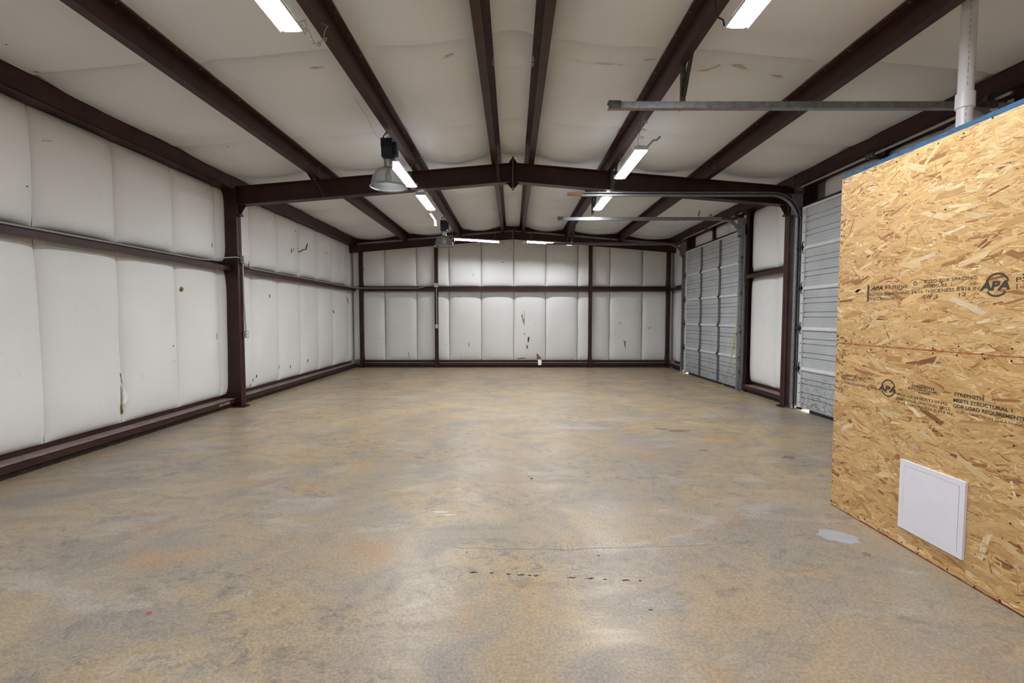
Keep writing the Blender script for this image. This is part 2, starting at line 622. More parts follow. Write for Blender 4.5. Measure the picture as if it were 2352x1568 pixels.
def left_x(y, z, i=None, row=None):
    i = seam_index(SEAM_L, y) if i is None else i
    row = row or zrow(z)
    a, bb = SEAM_L[i], SEAM_L[i + 1]
    u = 2 * (y - a) / (bb - a) - 1
    v = 2 * (z - row[0]) / (row[1] - row[0]) - 1
    w = nz(y * 1.3, z * 1.1, 3.0 + i) * 0.022 + nz(y * 4, z * 1.2, 9.0 + i) * 0.007
    B = min(0.098, 0.115 * (bb - a))
    return -XW + 0.02 + bulge(u, v, B, 3.2, 7.0, 0.56) + w * max(0, 1 - abs(v) ** 4) * (0.4 + 0.6 * (1 - u * u))


def back_y(x, z, i=None, row=None):
    i = seam_index(SEAM_B, x) if i is None else i
    row = row or zrow(z)
    a, bb = SEAM_B[i], SEAM_B[i + 1]
    u = 2 * (x - a) / (bb - a) - 1
    top = row[1] if row is Z_LO else zt(x) + 0.1
    v = 2 * (z - row[0]) / (top - row[0]) - 1
    w = nz(x * 1.5, z * 1.3, 21.0 + i) * 0.014 + nz(x * 5, z * 2.0, 33.0) * 0.004
    return YW - 0.015 - bulge(u, v, 0.085, 4.0, 8.0) - w * max(0, 1 - abs(v) ** 4) * (1 - u * u)


def right_x(y, z, a, bb, row):
    u = 2 * (y - a) / (bb - a) - 1
    v = 2 * (z - row[0]) / (row[1] - row[0]) - 1
    w = nz(y * 1.6, z * 1.1, 51.0) * 0.02
    return XW - 0.02 - bulge(u, v, min(0.085, 0.11 * (bb - a)), 4, 8) - w * max(0, 1 - abs(v) ** 4) * (1 - u * u)


def grid(fn, nu, nv):
    vs, fs = [], []
    for j in range(nv + 1):
        for i in range(nu + 1):
            vs.append(fn(-1 + 2 * i / nu, -1 + 2 * j / nv))
    for j in range(nv):
        for i in range(nu):
            o = j * (nu + 1) + i
            fs.append((o, o + 1, o + nu + 2, o + nu + 1))
    return vs, fs


def ease(u, k=0.8):
    """denser samples near the edges"""
    return (1 - k) * u + k * math.sin(u * PI / 2)


def panel(fn, parent, mat='vinyl', nu=18, nv=26):
    vs, fs = grid(lambda u, v: fn(ease(u), ease(v)), nu, nv)
    return MB().add(vs, fs).build('insulation_panel', mat, parent, smooth=True)


for i in range(len(SEAM_L) - 1):
    a, bb = SEAM_L[i], SEAM_L[i + 1]
    if bb < -3: continue
    for row in (Z_LO, Z_HI):
        def fn(u, v, a=a, bb=bb, row=row, i=i):
            y = a + (bb - a) * (u + 1) / 2
            z = row[0] + (row[1] - row[0]) * (v + 1) / 2
            x = left_x(y, z, i, row)
            wob = 0.022 * (nz(i * 7.3, z * 1.4, 2.0) * (1 - u) / 2 + nz(i * 7.3 + 7.3, z * 1.4, 2.0) * (1 + u) / 2)
            return (x, y + (wob if .3 < bb - a else 0) - u * .003, z)
        panel(fn, wl, nu=18 if bb - a > .5 else 8)
for i in range(len(SEAM_B) - 1):
    a, bb = SEAM_B[i], SEAM_B[i + 1]
    for row in (Z_LO, Z_HI):
        def fn(u, v, a=a, bb=bb, row=row, i=i):
            x = a + (bb - a) * (u + 1) / 2
            top = row[1] if row is Z_LO else zt(x) + 0.1
            z = row[0] + (top - row[0]) * (v + 1) / 2
            yy = back_y(x, z, i, row)
            wob = 0.014 * (nz(i * 5.3, z * 1.6, 12.0) * (1 - u) / 2 + nz(i * 5.3 + 5.3, z * 1.6, 12.0) * (1 + u) / 2)
            return (x + (wob if 0 < i < 9 else 0) - u * .0045, yy, z)
        panel(fn, wbk)
HEAD = (3.06, 3.392)
for (a, bb, row) in [(7.36, 8.02, Z_LO), (8.02, 8.84, Z_LO), (7.36, 8.02, Z_HI), (8.02, 8.84, Z_HI),
                     (11.95, 12.72, Z_LO), (11.95, 12.72, Z_HI), (12.72, YW, Z_LO), (12.72, YW, Z_HI),
                     (8.9, 9.75, HEAD), (9.75, 10.55, HEAD), (10.55, 11.6, HEAD),
                     (4.2, 5.0, HEAD), (5.0, 5.85, HEAD), (5.85, 6.85, HEAD),
                     (1.2, 2.1, Z_LO), (1.2, 2.1, Z_HI), (2.1, 3.0, Z_LO), (2.1, 3.0, Z_HI), (3.0, 4.1, Z_LO), (3.0, 4.1, Z_HI)]:
    def fn(u, v, a=a, bb=bb, row=row):
        y = a + (bb - a) * (u + 1) / 2
        z = row[0] + (row[1] - row[0]) * (v + 1) / 2
        return (right_x(y, z, a, bb, row), y, z)
    panel(fn, wr, nu=12, nv=22 if row is not HEAD else 8)

# ceiling blankets: between purlins across, between roll seams along
XB = [-4.50, -2.925, -1.445, -0.245, 0.245, 1.445, 2.925, 4.50]
YB = [Y_FRONT, -2.9, -1.05, 0.78, 2.60, 4.43, 6.22, 8.02, 9.80, 11.55, YW]


def ceil_z(x, y, i, j):
    a, bb = XB[i], XB[i + 1]
    u = 2 * (x - a) / (bb - a) - 1
    t = (y - YB[j]) / (YB[j + 1] - YB[j])
    wdt = (bb - a)
    sag = 0.10 * min(1.0, wdt / 1.2) * max(0, 1 - u * u) ** 1.5
    sag *= 0.75 + 0.45 * math.sin(PI * t) + 0.25 * nz(i * 3.1, j * 2.7, 1.0)
    lip = -0.10 * max(0, (0.13 - t) / 0.13) ** 1.6 - 0.06 * max(0, (t - 0.94) / 0.06) ** 2
    wr_ = nz(x * 0.6, y * 2.0, 5 + i) * 0.032 + nz(x * 0.4, y * 4.5, 15 + i) * (0.016 if y < 7.3 else 0.028)
    edge = max(0, 1 - u * u) ** 0.7
    return zt(x) + (0.216 if 0 < i < 6 else 0.228) - sag - (lip + wr_) * edge


for i in range(len(XB) - 1):
    for j in range(len(YB) - 1):
        def fn(u, v, i=i, j=j):
            x = XB[i] + (XB[i + 1] - XB[i]) * (u + 1) / 2
            # seams bow a little between the purlins
            bow = 0.10 * (1 - u * u) * (1 if abs(XB[i]) < 2.9 else 1.3)
            y0 = YB[j] - (bow if j else 0)
            y1 = YB[j + 1] - (bow if j < len(YB) - 2 else 0)
            y = y0 + (y1 - y0) * (v + 1) / 2
            y -= v * .004
            return (x, y, ceil_z(x, YB[j] + (YB[j + 1] - YB[j]) * (v + 1) / 2, i, j))
        panel(fn, ce, 'vinyl_roof', 14, 30)


# ------------------------------------------------------------------ tears and marks in the facing
def on_left(y, z, off=0.006): return (left_x(y, z) + off, y, z)
def on_back(x, z, off=0.006): return (x, back_y(x, z) - off, z)


FR = camo.rotation_euler.x - PI / 2


def ray(px, py):
    a, bb = (px - 1178.0) / FPX, -(py - 784.0) / FPX
    p = math.atan2(56, FPX)
    return Vector((a, math.cos(p) + bb * math.sin(p), bb * math.cos(p) - math.sin(p)))


def hit_left(px, py):
    r = ray(px, py); t = -(XW - 0.1) / r.x
    return r.y * t, EYE + r.z * t


def hit_back(px, py):
    r = ray(px, py); t = (YW - 0.09) / r.y
    return r.x * t, EYE + r.z * t


def hit_floor(px, py):
    r = ray(px, py); t = -EYE / r.z
    return r.x * t, r.y * t


def tear(wall, pts, mat, name='tear', off=0.006, thick=0.004):
    fn = (lambda p: on_left(*hit_left(*p), off)) if wall is wl else (lambda p: on_back(*hit_back(*p), off))
    vs = [Vector(fn(p)) for p in pts]
    nrm = Vector((1, 0, 0)) if wall is wl else Vector((0, -1, 0))
    n = len(vs)
    back = [v - nrm * (thick + 0.01) for v in vs]
    fs = [tuple(range(n)), tuple(range(2 * n - 1, n - 1, -1))] + [(i, n + i, n + (i + 1) % n, (i + 1) % n) for i in range(n)]
    return MB().add(vs + back, fs).build(name, mat, wall)


def streak(wall, path, w, mat, name='tear', off=0.006):
    """a slit: thin wedge along a pixel path"""
    n = len(path)
    l, r2 = [], []
    for i, p in enumerate(path):
        q0, q1 = path[max(0, i - 1)], path[min(n - 1, i + 1)]
        dx, dy = q1[0] - q0[0], q1[1] - q0[1]
        d = math.hypot(dx, dy) or 1
        ww = w * (0.25 if i in (0, n - 1) else 1.0) / 2
        l.append((p[0] - dy / d * ww, p[1] + dx / d * ww)); r2.append((p[0] + dy / d * ww, p[1] - dx / d * ww))
    return tear(wall, l + r2[::-1], mat, name, off)


# back wall
tear(wbk, [(1197, 723), (1200, 722), (1202, 732), (1204, 746), (1201, 738), (1199, 731)], 'fibre')
tear(wbk, [(1200, 711), (1203, 712), (1204, 727), (1203, 734), (1201, 732)], 'flap', 'flap', 0.02)
streak(wbk, [(1203.6, 713), (1204, 728), (1203.6, 736), (1204.6, 746)], 1.3, 'fibre_dark')
tear(wbk, [(1212, 776), (1215, 772), (1216, 776), (1214, 786), (1212, 786)], 'fibre_dark')
streak(wbk, [(1217.6, 769), (1217, 773)], 1.2, 'tear_dark')
tear(wbk, [(1208, 793), (1212, 788), (1213, 796), (1212, 802), (1209, 798)], 'fibre')
tear(wbk, [(1209, 791), (1212, 788), (1212.6, 796)], 'flap', 'flap', 0.016)
tear(wbk, [(1233, 810), (1236, 814), (1242, 820), (1243, 825), (1234, 825)], 'fibre')
tear(wbk, [(1233, 811), (1235, 815), (1234.5, 824), (1233.4, 824)], 'fibre_dark', 'tear', 0.009)
MB().add([(0.70, 13.06, 0.215), (0.80, 13.06, 0.215), (0.805, 12.99, 0.15), (0.79, 12.945, 0.075), (0.71, 12.945, 0.07), (0.70, 12.99, 0.15)],
         [(0, 1, 2, 5), (5, 2, 3, 4)]).build('flap', 'flap', wbk)
tear(wbk, [(1185, 823.4), (1200, 821.4), (1210, 822), (1200, 824.2), (1188, 824.4)], 'fibre')
tear(wbk, [(1432, 780), (1437, 785), (1436.4, 793), (1437, 801), (1435, 797)], 'fibre')
tear(wbk, [(1420, 743), (1424, 739), (1428, 745), (1424, 742)], 'tear_dark')
tear(wbk, [(1422, 744), (1424, 740), (1427, 745)], 'flap', 'flap', 0.014)
streak(wbk, [(1487, 750), (1489, 754), (1493, 753), (1494, 749)], 1.1, 'tear_dark')
streak(wbk, [(1436.5, 713), (1437, 718)], 1.3, 'tear_dark')
streak(wbk, [(1086, 628), (1086.6, 634)], 2.2, 'fibre_dark')
streak(wbk, [(1150, 603), (1155, 602), (1160, 603)], 1.2, 'tear_dark')
streak(wbk, [(1076, 785), (1077, 792), (1078, 797)], 1.6, 'tear_dark')
for a, bb in [((1065, 737), (1067, 740)), ((1086, 731), (1090, 736)), ((1070, 750), (1078, 756)), ((1068, 762), (1071, 767)), ((1054, 681), (1057, 683)), ((1203, 764), (1206, 768)), ((1229, 744.6), (1230.4, 745.4))]:
    streak(wbk, [a, ((a[0] + bb[0]) / 2 + .6, (a[1] + bb[1]) / 2 - .3), bb], 1.3, 'tear_dark' if a[0] in (1054, 1203, 1229) else 'flap', 'tear', 0.008)
streak(wbk, [(833, 624), (836, 619), (838, 615)], 0.9, 'tear_dark')
streak(wbk, [(877, 780), (881, 775)], 1.3, 'tear_dark')
streak(wbk, [(938, 808), (939, 818), (940, 825)], 1.2, 'tear_dark')
for q in [(1314, 824), (1334, 823), (1402, 823), (1465, 824), (1059, 824), (1102, 825), (1133, 824)]:
    streak(wbk, [(q[0] - 1, q[1]), (q[0], q[1]), (q[0] + 1, q[1])], 1.8, 'fibre_dark')
for q in [(1453, 643), (1479, 634), (1390, 701), (1409, 785), (1345, 778), (1419, 693)]:
    streak(wbk, [(q[0] - .6, q[1]), (q[0], q[1]), (q[0] + .6, q[1])], 1.4, 'tear_dark')
# left wall
streak(wl, [(683, 568), (687, 570), (690, 579), (694, 576), (697, 573), (701, 573), (703, 564), (704, 558)], 2.2, 'fibre_dark')
streak(wl, [(666, 570), (667, 577), (666, 581)], 2.0, 'tear_dark')
streak(wl, [(672, 570), (672.6, 577)], 1.6, 'tear_dark')
streak(wl, [(746, 578), (749, 582)], 2.2, 'fibre_dark')
streak(wl, [(791, 590), (792, 596)], 1.6, 'tear_dark')
streak(wl, [(769, 712), (770, 719)], 2.0, 'tear_dark')
streak(wl, [(801, 681), (803, 690), (805, 700)], 2.2, 'fibre')
streak(wl, [(616, 676), (618, 680), (617, 684)], 2.2, 'tear_dark')
streak(wl, [(677, 528), (678, 533)], 1.4, 'tear_dark')
tear(wl, [(417, 666), (419, 658), (423, 661), (423, 667), (420, 670)], 'fibre', 'tear', 0.006)
tear(wl, [(417, 666), (419, 663), (420, 670)], 'fibre_dark', 'tear', 0.009)
streak(wl, [(397, 792), (398, 796)], 2.2, 'fibre_dark')
streak(wl, [(396, 829), (404, 829)], 1.6, 'fibre_dark')
tear(wl, [(279, 857), (281, 858), (290, 880), (287, 876)], 'tear_dark')
tear(wl, [(281, 880), (290, 886), (299, 917), (296, 922), (284, 930)], 'flap', 'flap', 0.03)
tear(wl, [(281, 933), (284, 928), (288, 938), (293, 946), (287, 951)], 'fibre', 'tear', 0.012)
tear(wl, [(283, 935), (286, 938), (290, 944), (287, 946)], 'flap', 'flap', 0.03)
streak(wl, [(110, 323), (117, 325)], 1.8, 'tear_dark')
streak(wl, [(100, 324), (110, 324)], 1.6, 'tear_dark')
tear(wl, [(63, 427), (68, 426), (66, 430)], 'fibre_dark')
streak(wl, [(485, 558), (486, 568)], 2.0, 'tear_dark')
streak(wl, [(497, 765), (497, 779)], 4.0, 'groove', 'smudge')
for q in [(647, 842), (593, 864), (666, 842), (706, 828), (580, 885), (589, 872)]:
    streak(wl, [(q[0], q[1] - 4), (q[0] + .6, q[1]), (q[0] - .4, q[1] + 4)], 1.3, 'tear_dark')


def on_ceiling(px, py, off=0.006):
    r = ray(px, py)
    z = 3.75
    for _ in range(6):
        t = (z - EYE) / r.z
        x, y = r.x * t, r.y * t
        i = max(k for k in range(len(XB) - 1) if XB[k] <= x or k == 0)
        u = 2 * (x - XB[i]) / (XB[i + 1] - XB[i]) - 1
        yb = y + 0.10 * (1 - u * u) * (1 if abs(XB[i]) < 2.9 else 1.3)
        j = max(k for k in range(len(YB) - 1) if YB[k] <= yb or k == 0)
        z = ceil_z(x, yb, i, j)
    return Vector((x, y, z - off))


def ceiling_mark(path, w, mat, name='stain'):
    l, r2 = [], []
    n = len(path)
    for i, p in enumerate(path):
        ww = w * (0.3 if i in (0, n - 1) else 1.0) / 2
        l.append(on_ceiling(p[0], p[1] + ww)); r2.append(on_ceiling(p[0], p[1] - ww))
    m_ = MB()
    for k in range(n - 1):
        m_.add([l[k], l[k + 1], r2[k + 1], r2[k]], [(0, 1, 2, 3)])
    return m_.build(name, mat, ce)


simple('stain_tan', srgb(206, 194, 172), 0.8, 0, 0.15, 20)
for pth, w, mt in [([(1322, 136), (1330, 138), (1336, 137)], 4, 'stain_tan'), ([(1365, 142), (1385, 144), (1410, 146)], 5, 'stain_tan'), ([(1478, 138), (1490, 137), (1508, 135)], 2.5, 'stain_tan'),
                   ([(1415, 146), (1425, 148), (1432, 149)], 2.5, 'stain_tan'), ([(1600, 153), (1625, 157), (1655, 163)], 4, 'stain_tan'), ([(1680, 166), (1700, 168), (1716, 170)], 3, 'stain_tan'), ([(1770, 174), (1785, 176), (1798, 176)], 4, 'stain_tan'),
                   ([(712, 158), (728, 155), (745, 152)], 5, 'stain_tan'), ([(1016, 130), (1030, 127), (1042, 124)], 2.5, 'stain_tan'), ([(75, 164), (84, 164), (93, 165)], 1.8, 'tear_dark'), ([(12, 100), (14, 101), (17, 101)], 2.6, 'fibre_dark'),
                   ([(1603, 485), (1605, 484.6), (1608, 485)], 2.4, 'tear_dark'), ([(1630, 487), (1632, 488.4), (1635, 487)], 3.4, 'tear_dark'), ([(523, 348), (525, 349)], 2, 'tear_dark')]:
    ceiling_mark(pth, w, mt)

# ------------------------------------------------------------------ steel: rafters, columns
HEX = MB().disc((0, 0, 0), 0.017, (0, -1, 0), 0.014, 6)
bolt_me = local_mesh('bolt', HEX, 'black_iron')
simple('bolt_zinc', srgb(118, 110, 104), 0.4, 0.4, 0.1)
bolt_lt = local_mesh('bolt', MB().disc((0, 0, 0), 0.013, (0, -1, 0), 0.012, 6), 'bolt_zinc')


def half_rafter(side, label):
    s = side
    t = thing('rafter', label, 'beam', (s * 2.1, Y_FRAME, zt(2.1)), 'rafters of the middle frame')
    xo, d, w = XC - 0.005, 0.27, 0.075
    MB().prism([(s * xo, zt(xo) - d), (s * 0.015, zt(0) - d), (s * 0.015, zt(0)), (s * xo, zt(xo))], 'y', Y_FRAME - .005, Y_FRAME + .005).build('web', 'steel', t)
    for nm, dz in (('top_flange', 0.0), ('bottom_flange', -d)):
        a, bb = zt(xo) + dz, zt(0) + dz
        MB().prism([(s * xo, a - .006), (s * 0.015, bb - .006), (s * 0.015, bb + .006), (s * xo, a + .006)], 'y', Y_FRAME - w, Y_FRAME + w).build(nm, 'steel', t)
    # ridge splice: end plate and pointed stiffeners above and below
    MB().box(s * 0.001, s * 0.016, Y_FRAME - .085, Y_FRAME + .085, 3.75 - d - 0.10, 3.75 + 0.095).build('end_plate', 'steel', t)
    MB().prism([(s * .016, 3.755), (s * 0.085, 3.75), (s * .02, 3.84), (s * .016, 3.84)], 'y', Y_FRAME - .006, Y_FRAME + .006).build('stiffener', 'steel', t)
    MB().prism([(s * .016, 3.745 - d), (s * 0.10, 3.738 - d), (s * .02, 3.755 - d - .10), (s * .016, 3.755 - d - .10)], 'y', Y_FRAME - .006, Y_FRAME + .006).build('stiffener', 'steel', t)
    for z in (3.80, 3.695, 3.545, 3.44):
        o = bpy.data.objects.new('bolt', bolt_me); COL.objects.link(o); o.parent = t
        o.location = Vector((s * 0.016, Y_FRAME - .045, z)) - ORG[t.name_full]
        o.rotation_euler = (0, 0, s * PI / 2)
    return t


half_rafter(-1, 'dark brown steel rafter rising from the left column to the ridge')
half_rafter(1, 'dark brown steel rafter rising from the right column to the ridge')


def frame_column(s, label):
    t = thing('steel_column', label, 'column', (s * 4.38, Y_FRAME, 0), 'columns of the middle frame')
    MB().prism([(s * XC, 0.012), (s * 4.545, 0.012), (s * 4.545, zt(4.5)), (s * XC, zt(XC))], 'y', Y_FRAME - .005, Y_FRAME + .005).build('web', 'steel', t)
    MB().box(s * XC, s * (XC + .01), Y_FRAME - .06, Y_FRAME + .06, 0.012, zt(XC)).build('inner_flange', 'steel', t)
    MB().box(s * 4.535, s * 4.545, Y_FRAME - .06, Y_FRAME + .06, 0.012, zt(4.54)).build('outer_flange', 'steel', t)
    MB().box(s * (XC - .05), s * 4.56, Y_FRAME - .085, Y_FRAME + .085, 0.0, 0.012).build('base_plate', 'steel', t)
    MB().box(s * (XC - .016), s * (XC - .001), Y_FRAME - .075, Y_FRAME + .075, 2.97, zt(XC) + .01).build('end_plate', 'steel', t)
    MB().prism([(s * (XC - .016), 2.99), (s * (XC - .016), zt(XC) - .26), (s * (XC - .13), zt(XC - .13) - .27), (s * (XC - .04), 2.99)], 'y', Y_FRAME - .006, Y_FRAME + .006).build('haunch', 'steel', t)
    MB().box(s * (XC - .016), s * (XC - .05), Y_FRAME - .05, Y_FRAME + .05, 2.965, 2.99).build('stiffener', 'steel', t)
    for z in (3.36, 3.30, 3.09, 3.02):
        o = bpy.data.objects.new('bolt', bolt_me); COL.objects.link(o); o.parent = t
        o.location = Vector((s * (XC + .012), Y_FRAME - .04, z)) - ORG[t.name_full]
        o.rotation_euler = (0, 0, s * PI / 2)
    for q in ((0.02, -.05), (-.03, .05)):
        me = bolt_me
        o = bpy.data.objects.new('anchor_bolt', me); COL.objects.link(o); o.parent = t
        o.location = Vector((s * (XC - .03), Y_FRAME + q[1], 0.012)) - ORG[t.name_full]
        o.rotation_euler = (-PI / 2, 0, 0)
    return t


frame_column(-1, 'dark brown steel column at the middle of the left wall')
frame_column(1, 'dark brown steel column between the near overhead door and the white wall strip')

# end wall columns: channels with the web towards the middle
for nm, xa, s, lab in [('a', -4.175, -1, 'dark brown corner column where left and back walls meet'),
                       ('b', -2.085, -1, 'dark brown back wall column with the grey outlet box'),
                       ('c', 2.11, 1, 'dark brown back wall column right of the centre panels'),
                       ('d', 4.28, 1, 'dark brown corner column where back and right walls meet')]:
    w = 0.09
    top = zt(xa) - 0.02
    t = thing('end_wall_column', lab, 'column', (xa + s * w / 2, Y_END + .1, 0), 'columns of the end wall')
    MB().box(xa, xa + s * .006, Y_END, Y_END + .20, 0.01, top).build('web', 'steel', t)
    MB().box(xa, xa + s * w, Y_END, Y_END + .006, 0.01, top).build('inner_flange', 'steel', t)
    MB().box(xa, xa + s * w, Y_END + .194, Y_END + .20, 0.01, top).build('outer_flange', 'steel', t)
    MB().box(xa - s * .03, xa + s * (w + .02), Y_END - .02, Y_END + .2, 0, .01).build('base_plate', 'steel', t)

# end wall rafters: channels in front of the columns
for s, lab in ((-1, 'brown steel channel rafter on the left half of the back wall'), (1, 'brown steel channel rafter on the right half of the back wall')):
    t = thing('end_wall_rafter', lab, 'beam', (s * 2.2, Y_END - .05, zt(2.2)), 'rafters of the end wall')
    xo, d = 4.50, 0.20
    MB().prism([(s * xo, zt(xo) - d), (s * .004, 3.75 - d), (s * .004, 3.75), (s * xo, zt(xo))], 'y', Y_END - .035, Y_END - .027).build('web', 'steel', t)
    for nm, dz in (('top_flange', -.004), ('bottom_flange', -d + .004)):
        MB().prism([(s * xo, zt(xo) + dz - .004), (s * .004, 3.75 + dz - .004), (s * .004, 3.75 + dz + .004), (s * xo, zt(xo) + dz + .004)], 'y', Y_END - .035, Y_END - .001 + (.05 if dz > -.1 else 0)).build(nm, 'steel', t)
    for xq in ((4.23, 4.19) if s < 0 else (4.32, 4.36)):
        pass
    for xq in (2.13 if s < 0 else 2.155, 4.22 if s < 0 else 4.32):
        for dz in (-.065, -.125):
            share('bolt', bolt_lt, (s * xq, Y_END - .035, zt(xq) + dz), t)
    for dz in (-.03, -.07, -.13, -.17):
        share('bolt', bolt_lt, (s * 0.022, Y_END - .035, 3.75 + dz), t)
    # rake angle above, against the wall
    a = thing('rake_angle', 'brown steel angle under the ceiling edge, %s half of the back wall' % ('left' if s < 0 else 'right'), 'steel angle', (s * 2.2, YW - .05, zt(2.2) + .13), 'rake angles')
    MB().prism([(s * xo, zt(xo) + .09), (0, 3.84), (0, 3.94), (s * xo, zt(xo) + .19)], 'y', YW - .10, YW - .094).build('vertical_leg', 'steel', a)
    MB().prism([(s * xo, zt(xo) + .184), (0, 3.934), (0, 3.94), (s * xo, zt(xo) + .19)], 'y', YW - .10, YW - .02).build('horizontal_leg', 'steel', a)


# ------------------------------------------------------------------ purlins, eave struts, girts, base channels
def z_profile(web_x, s, z0, d=0.20, fw=0.075, lip=0.018, t=0.005):
    """Z section: bottom flange towards the eave, top flange towards the ridge"""
    o = s
    pts = [(0, t), (o * (fw - t), t), (o * (fw - t), lip), (o * fw, lip), (o * fw, 0), (-o * t, 0), (-o * t, d - t),
           (-o * (fw - t), d - t), (-o * (fw - t), d - lip), (-o * fw, d - lip), (-o * fw, d), (0, d)]
    ang = math.atan(SL) * (-s)
    ca, sa = math.cos(ang), math.sin(ang)
    return [(web_x + p[0] * ca - p[1] * sa, z0 + p[0] * sa + p[1] * ca) for p in pts]


BAYS = [(Y_FRONT + .02, Y_FRAME - .005), (Y_FRAME + .005, YW - .11)]
names = {0.245: 'beside the ridge', 1.445: 'carrying the row of lamps', 2.925: 'nearest the eave'}
for s in (-1, 1):
    for xw in PURL:
        for bi, (y0, y1) in enumerate(BAYS):
            lab = 'brown steel purlin %s, %s slope, %s bay' % (names[xw], 'left' if s < 0 else 'right', 'near' if bi == 0 else 'far')
            t = thing('purlin', lab, 'purlin', (s * xw, (y0 + y1) / 2, zt(xw)), 'roof purlins')
            MB().prism(z_profile(s * xw, s, zt(xw) + .002), 'y', y0, y1).build('section', 'steel', t)
            if bi == 0:
                sm = MB()
                y = 3.2
                while y < y1 - .1:
                    xx = s * (xw - .045)
                    sm.disc((xx, y, zt(xx) + .187), 0.007, (0, 0, -1), 0.012, 6)
                    y += 0.305
                so = sm.build('screws', 'bolt_zinc', t)
                so['kind'] = 'stuff'
            # lapped splice plate with bolts by the frame
            yy = y1 - 0.42 if bi == 0 else y0 + 0.42
            for dy in (0.0, 0.24) if bi == 0 else (0.0,):
                for dz in (.06, .15):
                    o = share('bolt', bolt_lt, (s * xw - s * .006, yy + dy, zt(xw) + dz), t, (0, 0, -s * PI / 2))

for s in (-1, 1):
    for bi, (y0, y1) in enumerate(BAYS):
        lab = 'brown steel eave strut along the %s wall, %s bay' % ('left' if s < 0 else 'right', 'near' if bi == 0 else 'far')
        t = thing('eave_strut', lab, 'steel beam', (s * 4.4, (y0 + y1) / 2, 3.39), 'eave struts')
        zb = zt(XG) + .004
        MB().box(s * XG, s * (XG + .006), y0, y1, zb, zb + .20).build('web', 'steel', t)
        MB().prism([(s * XG, zb), (s * 4.53, zb - .012), (s * 4.53, zb - .006), (s * XG, zb + .006)], 'y', y0, y1).build('bottom_flange', 'steel', t)
        MB().box(s * XG, s * 4.42, y0, y1, zb + .195, zb + .20).build('top_flange', 'steel', t)


def z_girt(name, lab, cat, axis, a, bb, s, z, group, dusty=False, drop=0.075):
    """Z section lying flat. axis 'y': runs along a side wall (s = side); axis 'x': along the back wall"""
    if axis == 'y':
        i, o = s * XG, s * (XW - .012)
        t = thing(name, lab, cat, ((i + o) / 2, (a + bb) / 2, z), group)
        MB().box(i, o, a, bb, z - .006, z).build('web', 'steel_dusty' if dusty else 'steel', t)
        MB().box(i, i + s * .006, a, bb, z - drop, z - .0005).build('inner_flange', 'steel', t)
        MB().box(o - s * .006, o, a, bb, z + .0005, z + .08).build('outer_flange', 'steel', t)
        MB().box(i + s * .0065, i + s * .02, a, bb, z - drop, z - drop + .004).build('lip', 'steel', t)
    else:
        i, o = Y_END + .012, YW - .012
        t = thing(name, lab, cat, ((a + bb) / 2, (i + o) / 2, z), group)
        MB().box(a, bb, i, o, z - .006, z).build('web', 'steel_dusty' if dusty else 'steel', t)
        MB().box(a, bb, i, i + .006, z - drop, z - .0005).build('inner_flange', 'steel', t)
        MB().box(a, bb, o - .006, o, z + .0005, z + .08).build('outer_flange', 'steel', t)
        MB().box(a, bb, i + .0065, i + .02, z - drop, z - drop + .004).build('lip', 'steel', t)
    return t


RUNS = [('y', Y_FRONT + .1, Y_FRAME - .008, -1, 'left wall, near side of the column'),
        ('y', Y_FRAME + .008, Y_END - .0, -1, 'left wall, between column and corner'),
        ('x', -4.165, -2.18, 0, 'back wall, left third'),
        ('x', -2.075, 2.10, 0, 'back wall, wide middle third'),
        ('x', 2.21, 4.27, 0, 'back wall, right third'),
        ('y', D1[1] + .16, Y_END, 1, 'right wall, beyond the far overhead door'),
        ('y', Y_FRAME + .066, D1[0] - .13, 1, 'right wall, between the two overhead doors')]
for ax, a, bb, s, wh in RUNS:
    z_girt('girt', 'brown steel girt at head height, ' + wh, 'girt', ax, a, bb, s, 2.20, 'wall girts')
    z_girt('base_channel', 'brown dusty base channel just off the floor, ' + wh, 'steel channel', ax, a, bb, s, 0.135, 'base channels', True, 0.068)

# chalk number on the base channel by the left column
def text_mesh(name, body, size, org, right, up, mat, parent, bold=0.0, shear=0.0, width=None):
    cu = bpy.data.curves.new('lettering', 'FONT')
    cu.body, cu.size, cu.offset, cu.shear = body, size, bold, shear
    cu.resolution_u = 2
    o = bpy.data.objects.new('lettering', cu)
    COL.objects.link(o)
    bpy.context.view_layer.update()
    dg = bpy.context.evaluated_depsgraph_get()
    me = bpy.data.meshes.new_from_object(o.evaluated_get(dg))
    bpy.data.objects.remove(o)
    xs = [v.co.x for v in me.vertices]
    k = 1.0
    if width and xs:
        k = width / (max(xs) - min(xs))
    R, U, O = Vector(right), Vector(up), Vector(org)
    base = ORG[parent.name_full]
    for v in me.vertices:
        v.co = O + R * (v.co.x * k) + U * v.co.y - base
    me.materials.clear()
    me.materials.append(MATS[mat])
    me.name = name
    ob = bpy.data.objects.new(name, me)
    COL.objects.link(ob)
    ob.parent = parent
    return ob


bc = [o for o in bpy.data.objects if o.name.startswith('base_channel') and 'near side' in o.get('label', '')][0]
text_mesh('chalk_number', '256-A04E', 0.052, (-XG + .0012, 6.83, .082), (0, 1, 0), (0, 0, 1), 'chalk_white', bc, 0.0, 0.2, 0.27)

